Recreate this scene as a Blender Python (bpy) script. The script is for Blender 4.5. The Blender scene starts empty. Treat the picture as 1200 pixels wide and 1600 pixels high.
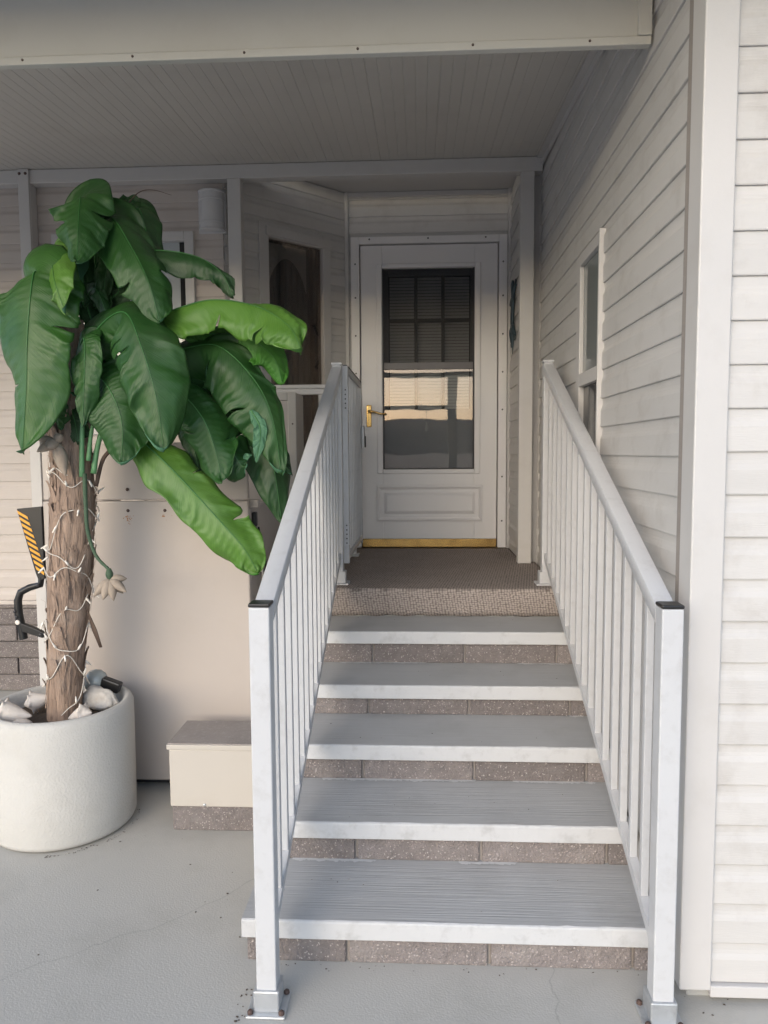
import bpy, bmesh, math, random
from mathutils import Vector, Matrix, noise
random.seed(7)
R = math.radians
scene = bpy.context.scene
COL = scene.collection

# ------------------------------------------------------------------ camera
CAM = Vector((-0.105, -1.988, 1.4657))
FW = Vector((-0.04937115, 0.9955607, -0.08013348))
RT = Vector((0.99877712, 0.04900294, -0.0065562))
UP = Vector((0.00260031, 0.08035917, 0.99676258))
FPX = 1151.08
cam_data = bpy.data.cameras.new('camera')
cam = bpy.data.objects.new('camera', cam_data)
COL.objects.link(cam)
cam_data.sensor_fit = 'VERTICAL'
cam_data.sensor_height = 36.0
cam_data.lens = FPX / 1600 * 36.0
cam_data.clip_start = 0.05
cam_data.clip_end = 3000
m = Matrix((RT, UP, -FW)).transposed().to_4x4()
m.translation = CAM
cam.matrix_world = m
scene.camera = cam

# ------------------------------------------------------------------ world, sun, exposure
SUN_EL = 22.0
world = bpy.data.worlds.new('World')
scene.world = world
world.use_nodes = True
wn = world.node_tree.nodes
wl = world.node_tree.links
for n in list(wn):
    wn.remove(n)
w_out = wn.new('ShaderNodeOutputWorld')
w_bg = wn.new('ShaderNodeBackground')
w_sky = wn.new('ShaderNodeTexSky')
w_sky.sky_type = 'NISHITA'
w_sky.sun_disc = False
w_sky.sun_elevation = R(SUN_EL)
w_sky.sun_rotation = R(180 + 25)
w_sky.air_density = 1.0
w_sky.dust_density = 1.6
w_sky.ozone_density = 1.6
w_bg.inputs['Strength'].default_value = 0.15
wl.new(w_sky.outputs[0], w_bg.inputs[0])
wl.new(w_bg.outputs[0], w_out.inputs[0])

sun_data = bpy.data.lights.new('sun', 'SUN')
sun_data.energy = 0.5
sun_data.angle = R(70)
sun_data.color = (0.94, 0.965, 1.0)
sun = bpy.data.objects.new('sun', sun_data)
COL.objects.link(sun)
sun.location = (2, -6, 8)
sun.rotation_euler = (R(90 - SUN_EL), 0, R(-25))

scene.view_settings.view_transform = 'Standard'
scene.view_settings.look = 'None'
scene.view_settings.gamma = 1.0
scene.view_settings.use_curve_mapping = False
scene.view_settings.exposure = 1.15

# ------------------------------------------------------------------ helpers
def at(u, v, y):
    """world point on the vertical plane at depth y, read off the 1200x1600 photograph while measuring"""
    d = FW * FPX + RT * (u - 600) + UP * (800 - v)
    return CAM + d * ((y - CAM.y) / d.y)


class MB:
    def __init__(self):
        self.v = []
        self.f = []
        self.mi = []

    def face(self, idx, mi=0):
        self.f.append(tuple(idx))
        self.mi.append(mi)

    def box(self, x0, x1, y0, y1, z0, z1, mi=0, M=None):
        b = len(self.v)
        pts = [(x0, y0, z0), (x1, y0, z0), (x1, y1, z0), (x0, y1, z0), (x0, y0, z1), (x1, y0, z1), (x1, y1, z1), (x0, y1, z1)]
        self.v += [tuple(M @ Vector(p)) if M else p for p in pts]
        for q in ((3, 2, 1, 0), (4, 5, 6, 7), (0, 1, 5, 4), (1, 2, 6, 5), (2, 3, 7, 6), (3, 0, 4, 7)):
            self.face([b + i for i in q], mi)
        return self

    def tube(self, pts, rad, n=10, mi=0, caps=True):
        """rad: float or list"""
        pts = [Vector(p) for p in pts]
        if not hasattr(rad, '__len__'):
            rad = [rad] * len(pts)
        t0 = (pts[1] - pts[0]).normalized()
        ref = Vector((0, 0, 1)) if abs(t0.z) < 0.9 else Vector((1, 0, 0))
        nrm = t0.cross(ref).normalized()
        b = len(self.v)
        for i, p in enumerate(pts):
            t = (pts[min(i + 1, len(pts) - 1)] - pts[max(i - 1, 0)]).normalized()
            nrm = (nrm - t * nrm.dot(t)).normalized()
            bi = t.cross(nrm)
            for k in range(n):
                a = 2 * math.pi * k / n
                self.v.append(tuple(p + (nrm * math.cos(a) + bi * math.sin(a)) * rad[i]))
        for i in range(len(pts) - 1):
            for k in range(n):
                k2 = (k + 1) % n
                self.face((b + i * n + k, b + i * n + k2, b + (i + 1) * n + k2, b + (i + 1) * n + k), mi)
        if caps:
            self.face([b + k for k in range(n)][::-1], mi)
            e = b + (len(pts) - 1) * n
            self.face([e + k for k in range(n)], mi)
        return self

    def lathe(self, prof, n=32, M=None, mi=0, closed=False):
        """prof: list of (r, z)"""
        b = len(self.v)
        for r, z in prof:
            for k in range(n):
                a = 2 * math.pi * k / n
                p = Vector((r * math.cos(a), r * math.sin(a), z))
                self.v.append(tuple(M @ p) if M else tuple(p))
        for i in range(len(prof) - 1):
            for k in range(n):
                k2 = (k + 1) % n
                self.face((b + i * n + k, b + i * n + k2, b + (i + 1) * n + k2, b + (i + 1) * n + k), mi)
        return self

    def prism(self, poly, d0, d1, axes, mi=0):
        """extrude 2D poly; axes=(O,U,V,W) world frame, depth along W"""
        O, U, V, W = axes
        b = len(self.v)
        n = len(poly)
        for d in (d0, d1):
            for p in poly:
                self.v.append(tuple(O + U * p[0] + V * p[1] + W * d))
        self.face([b + i for i in range(n)][::-1], mi)
        self.face([b + n + i for i in range(n)], mi)
        for i in range(n):
            j = (i + 1) % n
            self.face((b + i, b + j, b + n + j, b + n + i), mi)
        return self

    def build(self, name, mats, parent=None, bevel=0, seg=2, smooth=False, loc=None):
        me = bpy.data.meshes.new(name)
        me.from_pydata(self.v, [], self.f)
        if not isinstance(mats, (list, tuple)):
            mats = [mats]
        for mt in mats:
            me.materials.append(mt)
        me.polygons.foreach_set('material_index', self.mi)
        bm = bmesh.new()
        bm.from_mesh(me)
        bmesh.ops.recalc_face_normals(bm, faces=bm.faces)
        if bevel:
            es = [e for e in bm.edges if len(e.link_faces) == 2 and e.calc_face_angle(0) > 0.6]
            bmesh.ops.bevel(bm, geom=es, offset=bevel, segments=seg, profile=0.5, affect='EDGES', clamp_overlap=True)
        bm.to_mesh(me)
        bm.free()
        if smooth:
            me.polygons.foreach_set('use_smooth', [True] * len(me.polygons))
        me.update()
        o = bpy.data.objects.new(name, me)
        COL.objects.link(o)
        if loc is not None:
            o.location = loc
        if parent is not None:
            o.parent = parent
            if parent.type == 'EMPTY':
                o.matrix_parent_inverse = Matrix.Translation(-Vector(parent.location))
        return o


def smooth_by_angle(o, ang=40):
    me = o.data
    me.polygons.foreach_set('use_smooth', [True] * len(me.polygons))
    bm = bmesh.new()
    bm.from_mesh(me)
    for e in bm.edges:
        if len(e.link_faces) == 2 and e.calc_face_angle(0) > R(ang):
            e.smooth = False
    bm.to_mesh(me)
    bm.free()
    return o


def tag(o, label=None, cat=None, group=None, kind=None):
    if label:
        o['label'] = label
    if cat:
        o['category'] = cat
    if group:
        o['group'] = group
    if kind:
        o['kind'] = kind
    return o


def thing(name, label, cat, loc=(0, 0, 0), group=None):
    e = bpy.data.objects.new(name, None)
    COL.objects.link(e)
    e.location = loc
    e.empty_display_size = 0.1
    return tag(e, label, cat, group)


def copy_part(o, parent, offset=(0, 0, 0)):
    c = o.copy()
    COL.objects.link(c)
    c.parent = parent
    c.location = Vector(o.location) + Vector(offset)
    return c


# ------------------------------------------------------------------ materials
def mat(name, color, rough=0.5, var=0.06, vscale=6.0, bump=0.0, bscale=60.0, metal=0.0, spec=0.5, stretch=None,
        dirt=None, dscale=2.5, damount=0.35, coat=0.0, objvar=0.0):
    mt = bpy.data.materials.new(name)
    mt.use_nodes = True
    nt = mt.node_tree
    N, L = nt.nodes, nt.links
    b = N['Principled BSDF']
    b.inputs['Roughness'].default_value = rough
    b.inputs['Metallic'].default_value = metal
    b.inputs['Specular IOR Level'].default_value = spec
    b.inputs['Coat Weight'].default_value = coat
    tc = N.new('ShaderNodeTexCoord')
    mp = N.new('ShaderNodeMapping')
    L.new(tc.outputs['Object'], mp.inputs[0])
    if stretch:
        mp.inputs['Scale'].default_value = stretch
    nz = N.new('ShaderNodeTexNoise')
    nz.inputs['Scale'].default_value = vscale
    nz.inputs['Detail'].default_value = 6
    L.new(mp.outputs[0], nz.inputs['Vector'])
    mx = N.new('ShaderNodeMix')
    mx.data_type = 'RGBA'
    mx.inputs[6].default_value = (*[c * (1 - var) for c in color], 1)
    mx.inputs[7].default_value = (*[min(1, c * (1 + var)) for c in color], 1)
    L.new(nz.outputs[0], mx.inputs[0])
    out = mx.outputs[2]
    if dirt:
        n2 = N.new('ShaderNodeTexNoise')
        n2.inputs['Scale'].default_value = dscale
        n2.inputs['Detail'].default_value = 8
        n2.inputs['Roughness'].default_value = 0.65
        L.new(tc.outputs['Object'], n2.inputs['Vector'])
        rp = N.new('ShaderNodeMapRange')
        rp.inputs[1].default_value = 0.52
        rp.inputs[2].default_value = 0.75
        rp.inputs[4].default_value = damount
        L.new(n2.outputs[0], rp.inputs[0])
        m2 = N.new('ShaderNodeMix')
        m2.data_type = 'RGBA'
        L.new(rp.outputs[0], m2.inputs[0])
        L.new(out, m2.inputs[6])
        m2.inputs[7].default_value = (*dirt, 1)
        out = m2.outputs[2]
    if objvar:
        oi = N.new('ShaderNodeObjectInfo')
        hv_ = N.new('ShaderNodeHueSaturation')
        rv = N.new('ShaderNodeMapRange')
        rv.inputs[3].default_value = 1 - objvar; rv.inputs[4].default_value = 1 + objvar
        L.new(oi.outputs['Random'], rv.inputs[0]); L.new(rv.outputs[0], hv_.inputs['Value'])
        L.new(out, hv_.inputs['Color'])
        out = hv_.outputs['Color']
    L.new(out, b.inputs['Base Color'])
    # roughness breakup
    rr = N.new('ShaderNodeMapRange')
    rr.inputs[3].default_value = max(0.02, rough - 0.08)
    rr.inputs[4].default_value = min(1, rough + 0.08)
    L.new(nz.outputs[0], rr.inputs[0])
    L.new(rr.outputs[0], b.inputs['Roughness'])
    if bump:
        n3 = N.new('ShaderNodeTexNoise')
        n3.inputs['Scale'].default_value = bscale
        n3.inputs['Detail'].default_value = 5
        L.new(mp.outputs[0], n3.inputs['Vector'])
        bp = N.new('ShaderNodeBump')
        bp.inputs['Strength'].default_value = bump
        bp.inputs['Distance'].default_value = 0.01
        L.new(n3.outputs[0], bp.inputs['Height'])
        L.new(bp.outputs[0], b.inputs['Normal'])
    mt['bsdf'] = 1
    return mt


M_SIDING = mat('vinyl_siding', (0.545, 0.53, 0.515), 0.5, 0.05, 3, 0.12, 40, stretch=(1, 1, 12), dirt=(0.36, 0.33, 0.30), dscale=8, damount=0.40, objvar=0.025)
M_SIDING2 = mat('vinyl_siding_cream', (0.50, 0.45, 0.415), 0.5, 0.05, 3, 0.12, 40, stretch=(1, 1, 12), dirt=(0.33, 0.28, 0.24), dscale=5, damount=0.25, objvar=0.025)
M_TRIM = mat('trim_white', (0.54, 0.525, 0.515), 0.45, 0.04, 4, 0.05, 60, dirt=(0.36, 0.33, 0.29), dscale=3.5, damount=0.25)
M_RAIL = mat('rail_white', (0.52, 0.525, 0.54), 0.38, 0.04, 5, 0.04, 50, dirt=(0.36, 0.35, 0.34), dscale=24, damount=0.36)
M_CEIL = mat('ceiling_pan', (0.52, 0.50, 0.47), 0.5, 0.05, 3, 0.05, 30, dirt=(0.34, 0.31, 0.28), dscale=2.0, damount=0.3)
M_FASCIA = mat('fascia_metal', (0.50, 0.49, 0.455), 0.45, 0.04, 2, 0.04, 20, dirt=(0.38, 0.35, 0.30), dscale=2.5, damount=0.3)
M_DOOR = mat('door_white', (0.80, 0.78, 0.78), 0.40, 0.03, 4, 0.03, 80)
M_BEIGE = mat('beige_metal', (0.46, 0.41, 0.375), 0.42, 0.04, 1.5, 0.03, 30, dirt=(0.37, 0.31, 0.27), dscale=1.6, damount=0.35)
M_CREAM = mat('cream_panel', (0.48, 0.445, 0.40), 0.45, 0.04, 3, 0.03, 30, dirt=(0.40, 0.34, 0.27), dscale=4, damount=0.3)
M_BLACK = mat('black_plastic', (0.012, 0.012, 0.013), 0.38, 0.2, 20, 0.03, 60)
M_DARKMETAL = mat('dark_metal', (0.03, 0.03, 0.035), 0.5, 0.2, 10)  # plain dark metal for screws, gasket, base frame and backings
M_YELLOW = mat('hazard_yellow', (0.75, 0.36, 0.03), 0.45, 0.08, 20)
M_GALV = mat('galvanised', (0.50, 0.52, 0.54), 0.42, 0.15, 30, 0.1, 120, metal=0.6, dirt=(0.25, 0.25, 0.26), dscale=25, damount=0.5)
M_RUST = mat('rusty_bolt', (0.10, 0.065, 0.055), 0.7, 0.3, 60, metal=0.3)
M_BRASS = mat('brass', (0.78, 0.52, 0.20), 0.24, 0.12, 14, metal=1.0, dirt=(0.62, 0.46, 0.22), dscale=9, damount=0.4)
M_SOIL = mat('soil', (0.10, 0.075, 0.055), 0.95, 0.4, 40, 0.8, 60)
M_PAD = mat('concrete_pad', (0.36, 0.36, 0.35), 0.85, 0.1, 6, 0.3, 80)
M_MORTAR = mat('mortar', (0.30, 0.27, 0.25), 0.95, 0.1, 20, 0.3, 120)
M_BOUNCE_YARD = mat('pale_bounce_yard', (0.38, 0.345, 0.31), 0.95, 0.25, 3, 0.3, 40)  # unseen yard, made pale to bounce light up under the porch
M_HILL = mat('hill_scrub', (0.05, 0.055, 0.06), 0.95, 0.3, 0.02)
M_GREY_TILE = mat('grey_tile', (0.30, 0.27, 0.255), 0.8, 0.2, 14, 0.25, 120, dirt=(0.45, 0.42, 0.40), dscale=60, damount=0.5)
M_GLASS_DARK = mat('dark_window_glass', (0.012, 0.013, 0.015), 0.05, 0.1, 2, spec=0.6)
M_WOODCURT = mat('dark_curtain', (0.066, 0.068, 0.072), 0.85, 0.3, 8, 0.3, 40, stretch=(6, 6, 1))
M_LACE = mat('lace_valance', (0.26, 0.25, 0.24), 0.9, 0.3, 60, 0.3, 80)
M_BLIND = mat('blind_slat', (0.62, 0.61, 0.61), 0.6, 0.05, 6)
M_MUNTIN = mat('entry_door_paint', (0.075, 0.072, 0.072), 0.5, 0.05, 6)
M_SCONCE = mat('sconce_grey', (0.55, 0.545, 0.55), 0.5, 0.08, 10, 0.1, 60)
M_GECKO = mat('blue_grey_metal', (0.055, 0.085, 0.105), 0.45, 0.4, 25, 0.2, 60, metal=0.4)
M_SHELL = mat('shell', (0.66, 0.60, 0.54), 0.5, 0.14, 14, 0.35, 45, dirt=(0.40, 0.30, 0.22), dscale=16, damount=0.5)
M_SHELL2 = mat('shell_weathered', (0.52, 0.49, 0.45), 0.75, 0.18, 18, 0.6, 35, dirt=(0.30, 0.24, 0.19), dscale=14, damount=0.6)
M_FRUIT = mat('dried_fruit', (0.33, 0.27, 0.215), 0.75, 0.25, 16, 0.4, 40, dirt=(0.19, 0.14, 0.10), dscale=18, damount=0.6)
M_STEM = mat('green_stem', (0.10, 0.25, 0.11), 0.5, 0.25, 14, 0.15, 60)
M_STEMDARK = mat('dark_stem', (0.055, 0.10, 0.055), 0.6, 0.25, 30, 0.5, 60, stretch=(1, 1, 6))
M_CORD = mat('white_cord', (0.66, 0.61, 0.54), 0.5, 0.08, 20)
M_BULB = mat('bulb_white', (0.80, 0.75, 0.68), 0.35, 0.05, 20)
M_TWIG = mat('dry_brown', (0.085, 0.055, 0.040), 0.8, 0.4, 30, 0.4, 60)
M_DEBRIS = mat('debris', (0.075, 0.058, 0.045), 0.9, 0.4, 30)
M_WOOD_POST = mat('carport_post', (0.16, 0.15, 0.145), 0.6, 0.1, 5)
M_BEAMBLACK = mat('carport_dark_beam', (0.02, 0.018, 0.017), 0.6, 0.1, 5)


def nodes_of(mt):
    return mt.node_tree.nodes, mt.node_tree.links, mt.node_tree.nodes['Principled BSDF']


def block_material():
    """rough slump block with pale aggregate chips"""
    mt = mat('split_block', (0.205, 0.180, 0.173), 0.92, 0.32, 30, 0.0, dirt=(0.30, 0.28, 0.265), dscale=9, damount=0.5, objvar=0.16)
    N, L, b = nodes_of(mt)
    tc = N.new('ShaderNodeTexCoord')
    vo = N.new('ShaderNodeTexVoronoi')
    vo.inputs['Scale'].default_value = 150
    nd = N.new('ShaderNodeTexNoise'); nd.inputs['Scale'].default_value = 90
    L.new(tc.outputs['Object'], nd.inputs['Vector'])
    vd = N.new('ShaderNodeMix'); vd.data_type = 'VECTOR'; vd.inputs[0].default_value = 0.012
    L.new(tc.outputs['Object'], vd.inputs[4]); L.new(nd.outputs['Color'], vd.inputs[5])
    L.new(vd.outputs[1], vo.inputs['Vector'])
    wnz = N.new('ShaderNodeTexWhiteNoise')
    L.new(vo.outputs['Position'], wnz.inputs['Vector'])
    gt = N.new('ShaderNodeMath'); gt.operation = 'GREATER_THAN'; gt.inputs[1].default_value = 0.72
    L.new(wnz.outputs['Value'], gt.inputs[0])
    lt = N.new('ShaderNodeMath'); lt.operation = 'LESS_THAN'; lt.inputs[1].default_value = 0.36
    L.new(vo.outputs['Distance'], lt.inputs[0])
    mu = N.new('ShaderNodeMath'); mu.operation = 'MULTIPLY'
    L.new(gt.outputs[0], mu.inputs[0]); L.new(lt.outputs[0], mu.inputs[1])
    src = b.inputs['Base Color'].links[0].from_socket
    mx = N.new('ShaderNodeMix'); mx.data_type = 'RGBA'
    L.new(mu.outputs[0], mx.inputs[0]); L.new(src, mx.inputs[6])
    
    cr = N.new('ShaderNodeMix'); cr.data_type = 'RGBA'
    L.new(wnz.outputs['Color'], cr.inputs[0])
    cr.inputs[6].default_value = (0.30, 0.25, 0.235, 1); cr.inputs[7].default_value = (0.46, 0.42, 0.40, 1)
    L.new(cr.outputs[2], mx.inputs[7])
    L.new(mx.outputs[2], b.inputs['Base Color'])
    nz = N.new('ShaderNodeTexNoise'); nz.inputs['Scale'].default_value = 130; nz.inputs['Detail'].default_value = 4
    L.new(tc.outputs['Object'], nz.inputs['Vector'])
    bp = N.new('ShaderNodeBump'); bp.inputs['Strength'].default_value = 1.0; bp.inputs['Distance'].default_value = 0.008
    L.new(nz.outputs[0], bp.inputs['Height']); L.new(bp.outputs[0], b.inputs['Normal'])
    return mt


M_BLOCK = block_material()


def tread_material():
    """grey brushed wood-grain tread, combed along x, with pale wear"""
    mt = mat('tread_grey', (0.42, 0.42, 0.42), 0.8, 0.10, 5, 0.0, dirt=(0.32, 0.315, 0.31), dscale=4, damount=0.5)
    N, L, b = nodes_of(mt)
    tc = N.new('ShaderNodeTexCoord')
    mp = N.new('ShaderNodeMapping'); mp.inputs['Scale'].default_value = (2.2, 110, 20)
    L.new(tc.outputs['Object'], mp.inputs[0])
    nz = N.new('ShaderNodeTexNoise'); nz.inputs['Scale'].default_value = 1.6; nz.inputs['Detail'].default_value = 5
    nz.inputs['Distortion'].default_value = 0.5
    L.new(mp.outputs[0], nz.inputs['Vector'])
    bp = N.new('ShaderNodeBump'); bp.inputs['Strength'].default_value = 0.40; bp.inputs['Distance'].default_value = 0.006
    L.new(nz.outputs[0], bp.inputs['Height']); L.new(bp.outputs[0], b.inputs['Normal'])
    src = b.inputs['Base Color'].links[0].from_socket
    rp = N.new('ShaderNodeMapRange'); rp.inputs[1].default_value = 0.60; rp.inputs[2].default_value = 0.78; rp.inputs[4].default_value = 0.38
    L.new(nz.outputs[0], rp.inputs[0])
    mx = N.new('ShaderNodeMix'); mx.data_type = 'RGBA'
    L.new(rp.outputs[0], mx.inputs[0]); L.new(src, mx.inputs[6])
    mx.inputs[7].default_value = (0.58, 0.58, 0.585, 1)
    rp2 = N.new('ShaderNodeMapRange'); rp2.inputs[1].default_value = 0.42; rp2.inputs[2].default_value = 0.28; rp2.inputs[4].default_value = 0.32
    L.new(nz.outputs[0], rp2.inputs[0])
    mx2 = N.new('ShaderNodeMix'); mx2.data_type = 'RGBA'
    L.new(rp2.outputs[0], mx2.inputs[0]); L.new(mx.outputs[2], mx2.inputs[6])
    mx2.inputs[7].default_value = (0.28, 0.275, 0.27, 1)
    L.new(mx2.outputs[2], b.inputs['Base Color'])
    return mt


M_TREAD = tread_material()
M_NOSE = mat('nosing_paint', (0.52, 0.525, 0.535), 0.6, 0.05, 8, 0.2, 40, dirt=(0.33, 0.325, 0.32), dscale=18, damount=0.6)
M_FLAKE = mat('flaked_white_paint', (0.60, 0.60, 0.60), 0.7, 0.05, 30)


def floor_material():
    mt = mat('painted_concrete', (0.46, 0.445, 0.41), 0.62, 0.07, 1.6, 0.0, dirt=(0.34, 0.325, 0.29), dscale=2.3, damount=0.6)
    N, L, b = nodes_of(mt)
    tc = N.new('ShaderNodeTexCoord')
    nz = N.new('ShaderNodeTexNoise'); nz.inputs['Scale'].default_value = 160; nz.inputs['Detail'].default_value = 5
    L.new(tc.outputs['Object'], nz.inputs['Vector'])
    bp = N.new('ShaderNodeBump'); bp.inputs['Strength'].default_value = 0.25; bp.inputs['Distance'].default_value = 0.004
    L.new(nz.outputs[0], bp.inputs['Height']); L.new(bp.outputs[0], b.inputs['Normal'])
    src = b.inputs['Base Color'].links[0].from_socket
    # speckle of exposed sand
    rp = N.new('ShaderNodeMapRange'); rp.inputs[1].default_value = 0.58; rp.inputs[2].default_value = 0.72; rp.inputs[4].default_value = 0.45
    L.new(nz.outputs[0], rp.inputs[0])
    mx = N.new('ShaderNodeMix'); mx.data_type = 'RGBA'
    L.new(rp.outputs[0], mx.inputs[0]); L.new(src, mx.inputs[6]); mx.inputs[7].default_value = (0.50, 0.47, 0.42, 1)
    # hairline cracks: wandering iso-lines
    vo = N.new('ShaderNodeTexVoronoi'); vo.feature = 'DISTANCE_TO_EDGE'; vo.inputs['Scale'].default_value = 0.75
    n2 = N.new('ShaderNodeTexNoise'); n2.inputs['Scale'].default_value = 3; n2.inputs['Detail'].default_value = 6
    L.new(tc.outputs['Object'], n2.inputs['Vector'])
    ad = N.new('ShaderNodeMix'); ad.data_type = 'VECTOR'; ad.inputs[0].default_value = 0.16
    L.new(tc.outputs['Object'], ad.inputs[4]); L.new(n2.outputs['Color'], ad.inputs[5])
    L.new(ad.outputs[1], vo.inputs['Vector'])
    rc = N.new('ShaderNodeMapRange'); rc.inputs[1].default_value = 0.0016; rc.inputs[2].default_value = 0.0; rc.inputs[4].default_value = 0.35
    L.new(vo.outputs['Distance'], rc.inputs[0])
    m3 = N.new('ShaderNodeMix'); m3.data_type = 'RGBA'
    L.new(rc.outputs[0], m3.inputs[0]); L.new(mx.outputs[2], m3.inputs[6]); m3.inputs[7].default_value = (0.16, 0.15, 0.14, 1)
    L.new(m3.outputs[2], b.inputs['Base Color'])
    return mt


M_FLOOR = floor_material()


def carpet_material():
    mt = mat('outdoor_carpet', (0.40, 0.35, 0.32), 0.95, 0.22, 9, 0.0, spec=0.1)
    N, L, b = nodes_of(mt)
    tc = N.new('ShaderNodeTexCoord')
    sp = N.new('ShaderNodeSeparateXYZ'); L.new(tc.outputs['Object'], sp.inputs[0])
    # unroll the sheet: run = y - z so the weave continues over the step
    rn = N.new('ShaderNodeMath'); rn.operation = 'SUBTRACT'
    L.new(sp.outputs['Y'], rn.inputs[0]); L.new(sp.outputs['Z'], rn.inputs[1])
    cb = N.new('ShaderNodeCombineXYZ')
    L.new(sp.outputs['X'], cb.inputs[0]); L.new(rn.outputs[0], cb.inputs[1])
    mp = N.new('ShaderNodeMapping'); mp.inputs['Scale'].default_value = (75, 110, 1); mp.inputs['Rotation'].default_value = (0, 0, R(6))
    L.new(cb.outputs[0], mp.inputs[0])
    vo = N.new('ShaderNodeTexVoronoi'); vo.inputs['Scale'].default_value = 1.0; vo.inputs['Randomness'].default_value = 0.35
    vo.voronoi_dimensions = '2D'
    L.new(mp.outputs[0], vo.inputs['Vector'])
    bp = N.new('ShaderNodeBump'); bp.inputs['Strength'].default_value = 0.45; bp.inputs['Distance'].default_value = 0.006; bp.invert = True
    L.new(vo.outputs['Distance'], bp.inputs['Height']); L.new(bp.outputs[0], b.inputs['Normal'])
    src = b.inputs['Base Color'].links[0].from_socket
    rp = N.new('ShaderNodeMapRange'); rp.inputs[1].default_value = 0.22; rp.inputs[2].default_value = 0.66; rp.inputs[4].default_value = 0.9
    L.new(vo.outputs['Distance'], rp.inputs[0])
    mx = N.new('ShaderNodeMix'); mx.data_type = 'RGBA'
    L.new(rp.outputs[0], mx.inputs[0]); L.new(src, mx.inputs[6]); mx.inputs[7].default_value = (0.12, 0.10, 0.093, 1)
    L.new(mx.outputs[2], b.inputs['Base Color'])
    return mt


M_CARPET = carpet_material()


def pot_material():
    mt = mat('stucco_pot', (0.54, 0.525, 0.495), 0.75, 0.04, 6, 0.0, dirt=(0.42, 0.39, 0.34), dscale=4.5, damount=0.3)
    N, L, b = nodes_of(mt)
    tc = N.new('ShaderNodeTexCoord')
    mp = N.new('ShaderNodeMapping'); mp.inputs['Scale'].default_value = (1, 1, 0.8)
    L.new(tc.outputs['Object'], mp.inputs[0])
    nz = N.new('ShaderNodeTexNoise'); nz.inputs['Scale'].default_value = 125; nz.inputs['Detail'].default_value = 5
    L.new(mp.outputs[0], nz.inputs['Vector'])
    rp = N.new('ShaderNodeMapRange'); rp.inputs[1].default_value = 0.42; rp.inputs[2].default_value = 0.62
    L.new(nz.outputs[0], rp.inputs[0])
    bp = N.new('ShaderNodeBump'); bp.inputs['Strength'].default_value = 0.24; bp.inputs['Distance'].default_value = 0.004
    L.new(rp.outputs[0], bp.inputs['Height']); L.new(bp.outputs[0], b.inputs['Normal'])
    return mt


M_POT = pot_material()


def bark_material():
    mt = mat('fibrous_bark', (0.35, 0.25, 0.19), 0.9, 0.50, 9, 0.0, stretch=(3, 3, 0.6), dirt=(0.48, 0.40, 0.34), dscale=7, damount=0.75)
    N, L, b = nodes_of(mt)
    tc = N.new('ShaderNodeTexCoord')
    mp = N.new('ShaderNodeMapping'); mp.inputs['Scale'].default_value = (10, 10, 0.9)
    L.new(tc.outputs['Object'], mp.inputs[0])
    nz = N.new('ShaderNodeTexNoise'); nz.inputs['Scale'].default_value = 9; nz.inputs['Detail'].default_value = 8; nz.inputs['Roughness'].default_value = 0.7
    nz.inputs['Distortion'].default_value = 0.6
    L.new(mp.outputs[0], nz.inputs['Vector'])
    bp = N.new('ShaderNodeBump'); bp.inputs['Strength'].default_value = 0.9; bp.inputs['Distance'].default_value = 0.012
    L.new(nz.outputs[0], bp.inputs['Height']); L.new(bp.outputs[0], b.inputs['Normal'])
    src = b.inputs['Base Color'].links[0].from_socket
    rp = N.new('ShaderNodeMapRange'); rp.inputs[1].default_value = 0.46; rp.inputs[2].default_value = 0.30; rp.inputs[4].default_value = 0.85
    L.new(nz.outputs[0], rp.inputs[0])
    mx = N.new('ShaderNodeMix'); mx.data_type = 'RGBA'
    L.new(rp.outputs[0], mx.inputs[0]); L.new(src, mx.inputs[6]); mx.inputs[7].default_value = (0.065, 0.04, 0.03, 1)
    L.new(mx.outputs[2], b.inputs['Base Color'])
    return mt


M_BARK = bark_material()


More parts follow.
